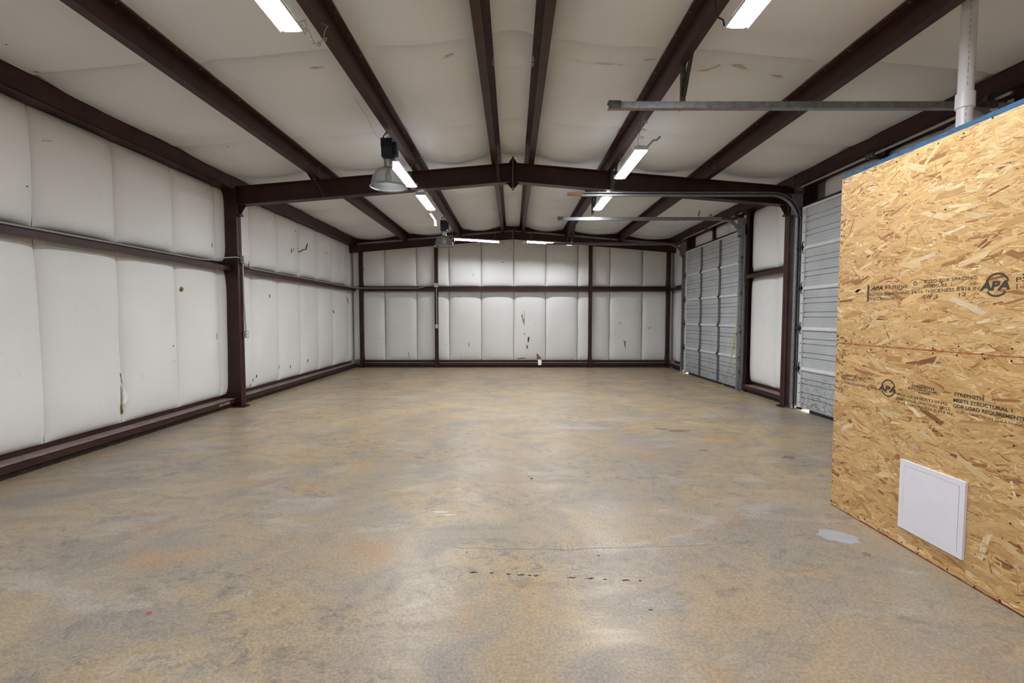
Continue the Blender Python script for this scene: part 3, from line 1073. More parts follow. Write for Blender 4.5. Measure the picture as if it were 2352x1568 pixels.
# flange braces
for x, dx, lab in ((-2.95, 0.06, 'diagonal brown flange brace from the left eave purlin to the rafter'), (-0.215, 0.0, 'brown flange brace from the ridge purlin to the rafter')):
    t = thing('flange_brace', lab, 'brace', (x, Y_FRAME - .2, 3.4), 'flange braces')
    p0, p1 = Vector((x - .03, Y_FRAME - .42, zt(x) + .05)), Vector((x + dx, Y_FRAME - .078, zt(x) - .255))
    d = (p1 - p0).normalized()
    sd = Vector((1, 0, 0))
    n2 = d.cross(sd).normalized()
    MB().sweep([(-.022, -.003), (.022, -.003), (.022, .003), (-.016, .003), (-.016, .03), (-.022, .03)], [p0, p1], lambda i: (sd, n2)).build('angle', 'steel', t)
    share('bolt', bolt_lt, p1 + Vector((0, -.006, .02)), t)

# door jambs and headers
for di, (y0, y1, nm) in enumerate(((D1[0], D1[1], 'far'), (D2[0], D2[1], 'near'))):
    for e, yj, s, wh in ((0, y0, -1, 'near'), (1, y1, 1, 'far')):
        if nm == 'near' and e == 1:
            # framed against the column: a plain angle
            t = thing('door_jamb', 'brown steel jamb of the near overhead door, beside the column', 'door jamb', (4.48, yj, 0), 'door jambs')
            MB().box(4.415, 4.55, yj + .005, yj + .012, 0, 3.38).build('web', 'steel', t)
            MB().box(4.415, 4.421, yj - .02, yj + .10, 0, 3.38).build('flange', 'steel', t)
            continue
        t = thing('door_jamb', 'brown steel channel jamb, %s side of the %s overhead door' % (wh, nm), 'door jamb', (4.48, yj, 0), 'door jambs')
        w = 0.115
        yb = yj + s * 0.012
        MB().box(4.395, 4.56, yb, yb + s * .006, 0, 3.38).build('web', 'steel', t)
        MB().box(4.395, 4.401, yb, yb + s * w, 0, 3.38).build('inner_flange', 'steel', t)
        MB().box(4.554, 4.56, yb, yb + s * w, 0, 3.38).build('outer_flange', 'steel', t)
    t = thing('door_header', 'brown steel header channel over the %s overhead door' % nm, 'door header', (4.5, (y0 + y1) / 2, DOOR_H), 'door headers')
    MB().box(4.415, 4.56, y0 - .02, y1 + .02, DOOR_H - .01, DOOR_H - .004).build('web', 'steel', t)
    MB().box(4.415, 4.421, y0 - .02, y1 + .02, DOOR_H - .01, DOOR_H + .06).build('flange', 'steel', t)
    t = thing('header_post', 'short dark post over the middle of the %s overhead door' % nm, 'post', (4.46, (y0 + y1) / 2, DOOR_H), 'header posts')
    MB().box(4.40, 4.406, (y0 + y1) / 2 - .05, (y0 + y1) / 2 + .05, DOOR_H + .06, 3.39).build('face', 'steel', t)
    MB().box(4.406, 4.52, (y0 + y1) / 2 - .003, (y0 + y1) / 2 + .003, DOOR_H + .06, 3.39).build('web', 'steel', t)


# ------------------------------------------------------------------ overhead doors
def door_section_profile(z0, h):
    """(x, z) outline: ribbed inner skin, flat outside"""
    xi, xo = XD, XD + 0.045
    pts = [(xi, z0 + .002)]
    g = 0.018
    for c0 in (h / 3 - .04, h / 3 + .035, 2 * h / 3 - .035, 2 * h / 3 + .04):
        pts += [(xi, z0 + c0 - .010), (xi + g, z0 + c0 - .005), (xi + g, z0 + c0 + .005), (xi, z0 + c0 + .010)]
    for c0 in (h * .07, h * .14, h * .2, h * .445, h * .5, h * .555, h * .8, h * .86, h * .93):
        pts += [(xi, z0 + c0 - .004), (xi + .003, z0 + c0), (xi, z0 + c0 + .004)]
    pts = sorted(pts, key=lambda p: p[1])
    pts += [(xi, z0 + h - .002), (xo, z0 + h - .002), (xo, z0 + .002)]
    return pts


hm = MB().prism([(-.016, 0), (0, .085), (.016, 0), (0, -.085)], 'x', -.006, 0.0)
hm.prism([(-.034, -.012), (.034, -.012), (.034, .012), (-.034, .012)], 'x', -.018, 0)
hm.tube([(-.02, -.036, 0), (-.02, .036, 0)], .010, 8)
hinge_me = local_mesh('hinge', hm, 'black_iron')
roller_me = {}
for s in (-1, 1):
    rm = MB().tube([(-.045, 0, 0), (-.045, s * .07, 0)], .007, 8).tube([(-.045, s * .062, 0), (-.045, s * .088, 0)], .022, 12).box(-.06, -.02, -.012, .012, -.015, .015)
    roller_me[s] = local_mesh('roller', rm, 'galv_dark')


def overhead_door(name, y0, y1, label, latch):
    root = thing(name, label, None, (XD, (y0 + y1) / 2, 0), None, 'structure')
    h = (DOOR_H - .043) / 5
    ts = (y1 - y0) / 3
    for k in range(5):
        z0 = .043 + k * h
        sec = MB().prism(door_section_profile(z0, h), 'y', y0, y1).build('door_section', 'door_paint', root)
        # end stiles
        for ye, s in ((y0, 1), (y1, -1)):
            MB().box(XD - .022, XD - .001, ye, ye + s * .075, z0 + .004, z0 + h - .004).build('end_stile', 'white_metal', sec)
        for q in (1, 2):
            yc = y0 + ts * q
            MB().box(XD - .020, XD - .001, yc - .035, yc + .035, z0 + .004, z0 + h - .004).build('stile', 'stile_grey', sec)
        # top rail of the section, between the stiles
        if k < 4:
            for q in range(3):
                a = y0 + ts * q + (.079 if q == 0 else .04)
                bb = y0 + ts * (q + 1) - (.079 if q == 2 else .04)
                MB().prism([(XD - .001, z0 + h - .034), (XD - .030, z0 + h - .030), (XD - .034, z0 + h - .008), (XD - .026, z0 + h - .004), (XD - .026, z0 + h + .012), (XD - .001, z0 + h + .018)], 'y', a, bb).build('rail', 'white_metal', sec)
            for yc in (y0 + .038, y0 + ts, y0 + 2 * ts, y1 - .038):
                share('hinge', hinge_me, (XD - .0265, yc, z0 + h), sec)
            for yc, s in ((y0 + .03, -1), (y1 - .03, 1)):
                share('roller', roller_me[s], (XD - .02, yc, z0 + h), sec)
        else:
            MB().box(XD - .03, XD - .001, y0 + .01, y1 - .01, z0 + h - .03, z0 + h - .004).build('rail', 'white_metal', sec)
            for yc, s in ((y0 + .03, -1), (y1 - .03, 1)):
                share('roller', roller_me[s], (XD - .05, yc, z0 + h - .12), sec)
        # punched holes of the end stile
        for ye, s in ((y0, 1), (y1, -1)):
            hb = MB()
            for j in range(4):
                hb.disc((XD - .022, ye + s * .055, z0 + .08 + j * .145), .011, (-1, 0, 0), .0008, 8)
            ho = hb.build('punched_holes', 'rubber', sec)
            ho['kind'] = 'stuff'
    sl = MB().box(XD, XD + .04, y0, y1 - .28, 0.001, .044).build('bottom_seal', 'rubber', root)
    if latch:
        lt = MB().box(XD - .05, XD - .023, y0 + .015, y0 + .10, 1.05, 1.12)
        lt.tube([(XD - .04, y0 + .06, 1.085), (XD - .04, y0 + .22, 1.085)], .008, 8)
        lt.build('latch', 'black_iron', root)
    return root


overhead_door('door_1', D1[0], D1[1], 'white ribbed overhead door with grey stiles, farther from the viewpoint', True)
overhead_door('door_2', D2[0], D2[1], 'white ribbed overhead door partly hidden by the wooden partition', False)

TP = []                          # C profile of the roller track (a = towards the room, b = along y)
def track_profile(s):
    w, d, t, l = 0.028, 0.028, 0.003, 0.012
    # open towards the door side (s)
    return [(-w, -s * d), (w, -s * d), (w, s * d), (w - l, s * d), (w - l, s * (d - t)), (w - t, s * (d - t)), (w - t, -s * (d - t)), (-w + t, -s * (d - t)), (-w + t, s * (d - t)), (-w + l, s * (d - t)), (-w + l, s * d), (-w, s * d)]


def track(y, s, zh, x_end, label, block=0.0):
    """vertical run, quarter bend, level run towards the middle of the hall"""
    xv, R = XD - .065, 0.40
    t = thing('door_track', label, 'door track', (xv, y, 0), 'overhead door tracks')
    path = [Vector((xv, y, 0.02)), Vector((xv, y, zh - R))]
    for k in range(1, 11):
        a = PI / 2 * k / 10
        path.append(Vector((xv - R + R * math.cos(a), y, zh - R + R * math.sin(a))))
    path.append(Vector((x_end, y, zh)))

    def fr(i):
        if i <= 1: d = Vector((0, 0, 1))
        elif i >= len(path) - 2: d = Vector((-1, 0, 0))
        else:
            a = PI / 2 * (i - 1) / 10
            d = Vector((-math.sin(a), 0, math.cos(a)))
        bvec = Vector((0, 1, 0))
        return d.cross(bvec).normalized() * -1, bvec
    MB().sweep(track_profile(-s), path, fr).build('track', 'galv', t)
    # wall angle and jamb brackets
    MB().box(xv + .030, xv + .034, y + s * .028, y + s * .075, .02, zh - .1).box(xv + .030, xv + .085, y + s * .029, y + s * .033, .02, zh - .1).build('wall_angle', 'galv', t)
    for z in (.35, 1.1, 1.85, 2.5):
        MB().box(xv - .004, xv + .03, y + s * .0285, y + s * .034, z, z + .05).build('bracket', 'galv_dark', t)
    # flag bracket at the bend and level angle
    MB().box(xv - .09, xv + .085, y + s * .0285, y + s * .033, zh - .30, zh + .015).build('flag_bracket', 'galv', t)
    MB().box(xv - .38, xv - .09, y + s * .0285, y + s * .033, zh - .02, zh + .02).build('level_angle', 'galv_dark', t)
    if block:
        MB().box(x_end - block, x_end + .03, y - .018, y + .018, zh - .021, zh + .021).build('wood_block', 'wood_block', t)
    else:
        MB().box(x_end, x_end + .11, y - .032, y + .032, zh + .029, zh + .032).box(x_end, x_end + .11, y - .034, y - .0285, zh - .034, zh + .034).build('end_plate', 'galv_dark', t)
    return t


TRK = [(D1[0] - .03, -1, 3.25, 0.84, 0, 'galvanised track on the near side of the far overhead door'),
       (D1[1] + .03, 1, 3.245, 1.00, .17, 'galvanised track with a wooden end block, far side of the far overhead door'),
       (D2[0] - .03, -1, 3.25, 0.83, 0, 'nearest galvanised track, level run high over the wooden partition'),
       (D2[1] + .03, 1, 3.25, 1.03, .21, 'galvanised track with a wooden end block, beside the right column')]
for i, (y, s, zh, xe, blk, lab) in enumerate(TRK):
    track(y, s, zh, xe, lab, blk)
    # hanger from the lamp purlin
    xh = 1.50
    h = thing('track_hanger', 'dark punched angle hanger holding the %s' % ['near track of the far door', 'far track of the far door', 'nearest track over the partition', 'track beside the right column'][i], 'hanger', (xh, y, zh), 'track hangers')
    zp = zt(1.5) + .16
    yb = y + .036
    MB().box(xh - .02, xh + .02, yb, yb + .003, zh - .02, zp).box(xh - .02, xh - .017, yb + .003, yb + .036, zh - .02, zp).build('drop_angle', 'galv_dark', h)
    p0, p1 = Vector((xh + .005, yb - .002, zh + .10)), Vector((xh + .075, yb - .004, zp))
    sd = Vector((1, 0, 0)); dd_ = (p1 - p0).normalized(); n2 = Vector((0, -1, 0))
    MB().sweep([(-.018, 0), (.018, 0), (.018, .003), (-.015, .003), (-.015, .03), (-.018, .03)], [p0, p1], lambda i: (sd, n2)).build('brace', 'galv_dark', h)
    share('bolt', bolt_lt, (xh, yb - .001, zh), h)

# torsion shafts
for i, (y0, y1, zs, nm) in enumerate(((D1[0], D1[1], 3.345, 'far'), (D2[0], D2[1], 3.325, 'near'))):
    xs = 4.255
    t = thing('torsion_shaft', 'steel torsion shaft with cable drums over the %s overhead door' % nm, 'door shaft', (xs, (y0 + y1) / 2, zs), 'torsion shafts')
    MB().tube([(xs, y0 - .12, zs), (xs, y1 + .06, zs)], .014, 12).build('shaft', 'conduit', t, smooth='auto')
    for yd, s in ((y0 + .02, 1), (y1 - .02, -1)):
        MB().tube([(xs, yd, zs), (xs, yd + s * .008, zs), (xs, yd + s * .009, zs), (xs, yd + s * .055, zs), (xs, yd + s * .07, zs)], [.072, .072, .058, .058, .03], 20).build('cable_drum', 'galv_dark', t, smooth='auto')
        MB().box(xs - .05, XG + .004, yd - s * .012, yd - s * .008, zs - .07, zs + .05).build('bearing_plate', 'galv_dark', t)
    ym = (y0 + y1) / 2
    MB().box(xs - .03, 4.40, ym - .003, ym + .003, zs - .045, zs + .045).box(4.33, 4.345, ym - .09, ym + .09, zs - .02, zs + .06).build('center_bracket', 'galv_dark', t)
    MB().tube([(xs, ym - .06, zs), (xs, ym + .06, zs)], .035, 14).build('bearing', 'galv_dark', t, smooth='auto')

# pull rope
pr = [(4.235, 8.84, 1.44), (4.232, 8.85, 1.2), (4.235, 8.90, .95), (4.25, 9.05, .6), (4.26, 9.25, .25), (4.25, 9.38, .04), (4.2, 9.42, .008), (4.08, 9.30, .008), (4.0, 9.45, .008), (3.92, 9.75, .008), (3.98, 9.95, .008), (4.1, 9.98, .008)]
ro = MB().tube(pr, .0065, 6).tube([(4.228, 8.83, 1.44), (4.228, 8.85, 1.1), (4.24, 8.92, .78)], .006, 6).build('pull_rope', 'rope', None, True, (4.235, 8.84, 0))
tag(ro, 'thin yellow pull rope tied to the door track, trailing onto the floor', 'rope')

# ------------------------------------------------------------------ shop lights
def shop_light(x, y0, y1, z, label, hang=None):
    t = thing('shop_light', label, 'light', (x, (y0 + y1) / 2, z), 'hanging shop lights')
    w = 0.078
    lp = .009
    MB().prism([(x - w, z - lp), (x - w, z + .012), (x - .045, z + .05), (x + .045, z + .05), (x + w, z + .012), (x + w, z - lp), (x + w - .003, z - lp), (x + w - .003, z + .008), (x - w + .003, z + .008), (x - w + .003, z - lp)], 'y', y0, y1).build('housing', 'white_metal', t)
    # lens: shallow dished sheet, faces down
    xs_ = [(x - w + .004, z + .004), (x - .045, z - .009), (x + .045, z - .009), (x + w - .004, z + .004)]
    vs = [(p[0], ye, p[1]) for ye in (y0 + .006, y1 - .006) for p in xs_]
    MB().add(vs, [(0, 4, 5, 1), (1, 5, 6, 2), (2, 6, 7, 3)]).build('diffuser', 'lamp', t, keep=True)
    for s_ in (-1, 1):  # glowing strips added on the housing slopes, only to lift the ceiling
        q = [(x + s_ * .0712, y0 + .08, z + .0215), (x + s_ * .0712, y1 - .08, z + .0215), (x + s_ * .053, y1 - .08, z + .0457), (x + s_ * .053, y0 + .08, z + .0457)]
        MB().add(q, [(0, 1, 2, 3) if s_ > 0 else (3, 2, 1, 0)]).build('uplight_fill', 'lamp_fill', t, keep=True)
    for ye in (y0, y1):
        MB().box(x - w + .002, x + w - .002, ye - .004, ye + .003, z - .001, z + .045).build('end_cap', 'white_metal', t)
    zp = zt(1.46) + .002
    for ye in (y0 + .12, y1 - .12):
        MB().tube([(x, ye, z + .05), (x + (0.02 if x < 0 else -.02), ye, zp + .01)], .0025, 5).build('chain', 'wire', t)
    return t


ZL = 3.35
shop_light(-1.50, 2.06, 3.27, ZL, 'white shop light at top left, cut by the picture edge')
shop_light(-1.50, 5.93, 7.06, ZL, 'white shop light behind the nearer dome lamp, in front of the rafter')
shop_light(-1.47, 7.53, 8.55, ZL, 'white shop light just beyond the rafter on the left')
shop_light(1.50, 2.02, 3.23, ZL, 'white shop light at top right, cut by the picture edge')
shop_light(1.49, 5.52, 6.64, ZL, 'white shop light in front of the rafter on the right')
shop_light(1.52, 7.40, 8.55, ZL, 'white shop light beyond the rafter, behind the galvanised track')
shop_light(-1.50, -1.9, -0.7, ZL, 'white shop light added unseen behind the viewpoint, left row assumed to continue')  # unseen pair, added for the near end; rows assumed to continue
shop_light(1.50, -1.9, -0.7, ZL, 'white shop light added unseen behind the viewpoint, right row assumed to continue')


def tube_light(x0, x1, za, zb, y, label):
    t = thing('tube_light', label, 'light', ((x0 + x1) / 2, y, (za + zb) / 2), 'tube lights by the back wall')
    L = x1 - x0
    tilt = math.radians(14)
    ca, sa = math.cos(tilt), math.sin(tilt)

    def place(p):                 # local: x along, y depth, z up; the wall side hangs lower
        yy, zz = p.y * ca + p.z * sa, p.z * ca - p.y * sa
        return Vector((x0 + p.x, y + yy, za + (zb - za) * p.x / L + zz))
    hood = [(-.058, -.014), (-.058, .0), (-.03, .026), (.03, .026), (.058, .0), (.058, -.016), (.055, -.016), (.055, -.002), (.027, .022), (-.027, .022), (-.055, -.002), (-.055, -.014)]
    MB().prism(hood, 'x', 0, L).xform(place).build('reflector_hood', 'white_metal', t)
    for yy in (-.023, .023):
        MB().tube([(.02, yy, .004), (L - .02, yy, .004)], .0125, 10).xform(place).build('tube', 'tube', t, smooth='auto')
    for xx in (0.0, L - .012):
        MB().prism([(-.045, -.004), (-.026, .021), (.026, .021), (.045, -.004)], 'x', xx, xx + .012).xform(place).build('end_cap', 'white_metal', t)
    for k, dx in ((0.12, -.06), (0.88, .08)):
        p = place(Vector((L * k, 0, .026)))
        MB().tube([p, p + Vector((dx, .05, .36 if k > .5 else .22))], .0025, 5).build('hanger_wire', 'wire', t)
    p = place(Vector((0.012, -.05, -.01)))
    MB().tube([p, p + Vector((.002, 0, -.11))], .006, 6).build('pull_cord', 'rope', t)
    return t


tube_light(-1.515, -0.35, 3.42, 3.35, 12.10, 'twin tube light hanging by the back wall, left of the ridge')
tube_light(0.355, 1.52, 3.357, 3.283, 12.10, 'twin tube light by the back wall, right end behind the track')
cd = [(-.34, 12.1, 3.38), (-.30, 12.1, 3.37), (-.27, 12.1, 3.31), (-.23, 12.1, 3.34), (-.24, 12.08, 3.27), (-.19, 12.1, 3.29), (-.2, 12.1, 3.22), (-.15, 12.1, 3.2), (-.09, 12.1, 3.165), (0, 12.1, 3.18), (.12, 12.1, 3.22), (.24, 12.1, 3.29), (.33, 12.1, 3.37)]
o = MB().tube(cd, .006, 6).build('extension_cord', 'wire', None, True, (0, 12.1, 3.2))
tag(o, 'pale cord drooping between the two tube lights', 'cord')
cd = []
for k in range(46):
    a = k * 0.75
    cd.append((-1.58 + .035 * math.cos(a) + .02 * nz(k * .3, 0, 1), 12.05 + .04 * math.sin(a), 3.72 - .30 * k / 45 + .05 * math.sin(a * .5)))
cd += [(-1.57, 12.2, 3.46), (-1.54, 12.1, 3.45)]
o = MB().tube(cd, .005, 5).build('extension_cord', 'wire', None, True, (-1.6, 12.1, 3.4))
tag(o, 'tangled pale cord hanging left of the tube light', 'cord')
cd = []
for k in range(40):
    a = k * .62
    cd.append((-1.46 + .08 * k / 39 + .018 * math.cos(a), 3.34 + .26 * k / 39 + .03 * math.sin(a), 3.44 - .07 * math.sin(PI * k / 39) + .025 * math.cos(a * 1.3) + .10 * (k / 39) ** 3))
cd = [(-1.49, 3.27, 3.39)] + cd + [(-1.46, 3.66, 3.64)]
o = MB().tube(cd, .003, 5).build('wire_bundle', 'wire', None, True, (-1.4, 3.5, 3.4))
tag(o, 'loose bundle of wire at the end of the top left shop light', 'cord')
cd = []
for k in range(36):
    a = k * .7
    cd.append((1.46 + .03 * math.cos(a), 5.20 + .28 * k / 35, 3.62 - .22 * k / 35 + .03 * math.sin(a)))
o = MB().tube(cd, .003, 5).build('wire_bundle', 'wire', None, True, (1.46, 5.3, 3.4))
tag(o, 'coiled pale wire over the shop light in front of the rafter on the right', 'cord')
o = MB().tube([(1.56, 5.5, 3.38), (1.60, 5.42, 3.42), (1.62, 5.36, 3.40), (1.66, 5.36, 3.44)], .012, 8).build('plug', 'wire', None, True, (1.6, 5.4, 3.4))
tag(o, 'pale cord plug sticking out above the right shop light', 'plug')
o = MB().tube([(1.43, 3.26, 3.38), (1.44, 3.30, 3.44), (1.42, 3.36, 3.50), (1.41, 3.38, 3.63)], .006, 6).build('extension_cord', 'wire_dark', None, True, (1.43, 3.3, 3.4))
tag(o, 'short dark cord at the end of the top right shop light', 'cord')
# bent strip hanging past the far left shop light
o = MB().add([(-1.53, 8.64, 3.30), (-1.49, 8.64, 3.30), (-1.46, 8.72, 3.20), (-1.42, 8.72, 3.20), (-1.455, 8.74, 3.10), (-1.41, 8.74, 3.10)], [(0, 1, 3, 2), (2, 3, 5, 4)])
o.tube([(-1.51, 8.64, 3.295), (-1.47, 8.62, 3.63)], .002, 4)
o = o.build('plastic_strip', 'flap', None, False, (-1.41, 8.75, 3.28))
md = o.modifiers.new('solid', 'SOLIDIFY'); md.thickness = .004
tag(o, 'small bent white strip hanging past the far left shop light', 'strip')


# ------------------------------------------------------------------ high bay dome lamps
def dome_lamp(x, y, zr, label):
    t = thing('dome_lamp', label, 'lamp', (x, y, zr), 'high bay dome lamps')
    prof = [(.208, -.012), (.216, -.006), (.212, .002), (.204, .0), (.202, .03), (.197, .065), (.187, .10), (.170, .135), (.146, .168), (.112, .198), (.078, .217), (.052, .226), (.044, .228)]
    MB().lathe(prof, (x, y, zr), 48).build('dome', 'acrylic', t, True)
    MB().lathe([(.205, -.010), (.220, -.012), (.220, -.002), (.205, .0), (.205, -.010)], (x, y, zr), 48).build('rim', 'alu', t, True)
    MB().lathe([(.0, .31), (.050, .31), (.050, .24), (.046, .222), (.0, .222)], (x, y, zr), 24).build('socket', 'alu', t, smooth='auto')
    MB().lathe([(.0, .225), (.02, .22), (.024, .17), (.045, .11), (.04, .06), (.0, .045)], (x, y, zr), 20).build('bulb', 'pvc', t, True)
    zb = zr + .31
    MB().prism([(-.062, .02), (.062, .02), (.072, .12), (.072, .235), (-.072, .235), (-.072, .12)], 'x', x - .066, x + .066).xform(lambda p: Vector((p.x, p.y + y, p.z + zb))).build('ballast_box', 'ballast', t, bevel=.006)
    for k in range(6):
        MB().box(x - .062 + k * .0248 - .004, x - .062 + k * .0248 + .004, y - .082, y - .070, zb + .13, zb + .23).build('cooling_fin', 'ballast', t)
    MB().box(x + .066, x + .108, y - .04, y + .06, zb + .05, zb + .2).build('capacitor_box', 'ballast', t, bevel=.005)
    MB().lathe([(.0, .025), (.058, .025), (.054, .0), (.0, .0)], (x, y, zb), 20).build('collar', 'ballast', t, smooth='auto')
    hk = [(x, y, zb + .235), (x, y, zb + .27)]
    MB().tube(hk, .012, 8).build('hook_stem', 'alu', t)
    ring = [(x + .02 * math.cos(a), y, zb + .29 + .02 * math.sin(a)) for a in [2 * PI * k / 14 for k in range(15)]]
    MB().tube(ring, .005, 6, False).build('hook', 'alu', t, True)
    ztop = zt(abs(x)) + .003
    MB().tube([(x, y, zb + .31), (x, y, ztop)], .005, 6).build('hanger', 'alu', t)
    MB().tube([(x - .05, y, zb + .23), (x - .055, y, zb + .27), (x - .03, y, zb + .31), (x - .005, y, zb + .325)], .007, 6).build('power_lead', 'wire_dark', t, True)
    return t


dome_lamp(-1.475, 5.62, 2.955, 'nearer dome lamp with dark ballast box and clear ribbed shade')
dome_lamp(-1.50, 10.25, 2.955, 'farther dome lamp, smaller, beside the tube light')
w_ = [(-1.55, 5.62, 3.49), (-1.62, 5.55, 3.56), (-1.66, 5.45, 3.68), (-1.72, 5.2, 3.78)]
o = MB().tube(w_, .0022, 5).build('extension_cord', 'wire', None, True, (-1.6, 5.5, 3.6)); tag(o, 'thin wire from the nearer dome lamp up to the ceiling', 'cord')

# ------------------------------------------------------------------ conduit, boxes, outlets
def conduit(name, path, r, label, mat='conduit'):
    o = MB().tube(path, r, 8).build(name, mat, None, 'auto', path[0])
    return tag(o, label, 'conduit', 'electrical conduit')


XI = -XC + .006
conduit('electrical_conduit', [(XI + .012, Y_FRAME + .045, 2.25), (XI + .012, Y_FRAME + .045, 1.62), (XI + .016, Y_FRAME + .05, 1.5), (XI + .022, Y_FRAME + .055, 1.19)], .011, 'grey conduit running down the left column to the outlet')
conduit('electrical_conduit', [(XI + .015, Y_FRAME + .0, 2.325), (XI + .01, Y_FRAME - .12, 2.325), (-4.27, Y_FRAME - .35, 2.285), (-4.315, Y_FRAME - .62, 2.222), (-4.335, Y_FRAME - .8, 2.212), (-4.335, 2.5, 2.212)], .009, 'grey conduit along the left girt towards the viewpoint')
conduit('electrical_conduit', [(XI + .03, Y_FRAME + .13, 2.31), (XI + .02, Y_FRAME + .2, 2.29), (-4.30, Y_FRAME + .36, 2.215), (-4.335, Y_FRAME + .5, 2.212), (-4.335, 12.7, 2.212), (-4.30, 12.82, 2.212), (-4.2, 12.95, 2.212), (-2.62, 12.955, 2.212), (-2.50, 12.955, 2.235), (-2.36, 12.955, 2.285), (-2.26, 12.955, 2.295), (-2.18, 12.955, 2.295)], .011, 'grey conduit along the girt around the back left corner')
conduit('electrical_conduit', [(-2.115, 12.952, 2.24), (-2.115, 12.952, 1.21)], .011, 'grey conduit running down the back wall column')


def elbox(x0, x1, y0, y1, z0, z1, name, label, cat, face, outlet):
    t = thing(name, label, cat, ((x0 + x1) / 2, (y0 + y1) / 2, z0), 'electrical boxes')
    MB().box(x0, x1, y0, y1, z0, z1).build('box', 'conduit', t, bevel=.003)
    if face == 'x':
        MB().box(x1 + .0005, x1 + .004, y0 - .003, y1 + .003, z0 - .003, z1 + .003).build('cover', 'conduit', t)
        if outlet:
            for dz in (.28, .72):
                zc = z0 + (z1 - z0) * dz
                MB().box(x1 + .0045, x1 + .008, y0 + .015, y1 - .015, zc - .015, zc + .015).build('receptacle', 'pvc', t)
    else:
        MB().box(x0 - .003, x1 + .003, y0 - .004, y0 - .0005, z0 - .003, z1 + .003).build('cover', 'conduit', t)
        if outlet:
            for dz in (.28, .72):
                zc = z0 + (z1 - z0) * dz
                MB().box(x0 + .015, x1 - .015, y0 - .008, y0 - .0045, zc - .015, zc + .015).build('receptacle', 'pvc', t)
    return t


elbox(XI + .002, XI + .055, Y_FRAME + .0, Y_FRAME + .12, 2.25, 2.36, 'junction_box', 'grey junction box on the left column at girt height', 'junction box', 'x', False)
elbox(XI + .002, XI + .045, Y_FRAME + .015, Y_FRAME + .085, 1.085, 1.195, 'power_outlet', 'grey outlet box halfway up the left column', 'outlet', 'x', True)
elbox(-2.17, -2.065, 12.905, 12.968, 2.24, 2.345, 'junction_box', 'square grey junction box on the back wall column', 'junction box', 'y', False)
elbox(-2.15, -2.08, 12.92, 12.968, 1.10, 1.21, 'power_outlet', 'grey outlet box low on the back wall column', 'outlet', 'y', True)

# ------------------------------------------------------------------ OSB partition
XO = 2.40
Y_O1 = 3.45
wp = MB().box(XO + .012, XO + .10, -3.9, Y_O1 - .012, 0.0, 0.04).box(XO + .012, XO + .10, -3.9, Y_O1 - .012, 2.36, 2.40)
y = Y_O1 - .05
while y > -3.8:
    wp.box(XO + .012, XO + .10, y - .038, y, .04, 2.36)
    y -= 0.406
wpo = wp.build('wall_partition', 'stud')
tag(wpo, 'stud framed partition clad in oriented strand board', None, None, 'structure')

PAL = [((232, 196, 142), 28), ((224, 186, 130), 27), ((214, 174, 118), 18), ((202, 159, 104), 9), ((240, 212, 166), 10), ((246, 226, 190), 3), ((176, 128, 82), 4), ((146, 102, 68), 2.2)]
PW = [w for _, w in PAL]
PC = [srgb(*c)[:3] for c, _ in PAL]


def osb_sheet(y0, y1, z0, z1, flakes, seed):
    sh = MB().box(XO, XO + .011, y0, y1, z0, z1).build('osb_sheet', 'osb_core', wpo)
    rnd = random.Random(seed)
    vs, fs, cols, uvs = [], [], [], []
    for k in range(flakes):
        yc, zc = rnd.uniform(y0, y1), rnd.uniform(z0, z1)
        big = rnd.random()
        frac = k / flakes
        L = rnd.uniform(.05, .14) if big < .5 else (rnd.uniform(.025, .07) if big < .72 else rnd.uniform(.10, .21))
        W = rnd.uniform(.005, .016) if big < .72 else rnd.uniform(.014, .040)
        if frac > .55 and rnd.random() < .62:
            L, W = rnd.uniform(.02, .09), rnd.uniform(.0018, .006)
        ang = rnd.gauss(0, .34) if rnd.random() < .86 else rnd.uniform(-1.5, 1.5)
        ca, sa = math.cos(ang), math.sin(ang)
        sk1, sk2 = rnd.uniform(-.6, .6) * W, rnd.uniform(-.6, .6) * W
        bow = rnd.uniform(-.15, .15) * W
        pts = [(-L / 2 - sk1, -W / 2), (0, -W / 2 * rnd.uniform(.8, 1.1) + bow), (L / 2 - sk2, -W / 2 * rnd.uniform(.6, 1)), (L / 2 + sk2, W / 2 * rnd.uniform(.6, 1)), (0, W / 2 * rnd.uniform(.8, 1.1) + bow), (-L / 2 + sk1, W / 2)]
        o = len(vs)
        dx = .00015 + .0011 * frac
        poly = []
        for (a, bb) in pts:
            yy = min(max(yc + a * ca - bb * sa, y0), y1)
            zz = min(max(zc + a * sa + bb * ca, z0), z1)
            vs.append((XO - dx, yy, zz))
        fs.append((o, o + 1, o + 4, o + 5)); fs.append((o + 1, o + 2, o + 3, o + 4))
        c = rnd.choices(PC, PW)[0]
        j = rnd.uniform(.86, 1.1)
        c = tuple(min(1, x * j) for x in c) + (1,)
        cols += [c] * 8
        u0, v0 = rnd.uniform(0, 50), rnd.uniform(0, 50)
        q = [(u0 + a, v0 + bb) for a, bb in pts]
        uvs += [q[0], q[1], q[4], q[5], q[1], q[2], q[3], q[4]]
    me = bpy.data.meshes.new('wood_strands')
    me.from_pydata([tuple(Vector(p) - ORG[wpo.name_full]) for p in vs], [], fs)
    ca_ = me.color_attributes.new('flake', 'FLOAT_COLOR', 'CORNER')
    ca_.data.foreach_set('color', [x for c in cols for x in c])
    ul = me.uv_layers.new(name='grain')
    ul.data.foreach_set('uv', [x for q in uvs for x in q])
    me.materials.append(MATS['strand'])
    st = bpy.data.objects.new('wood_strands', me)
    COL.objects.link(st)
    st.parent = sh
    st['kind'] = 'stuff'
    return sh


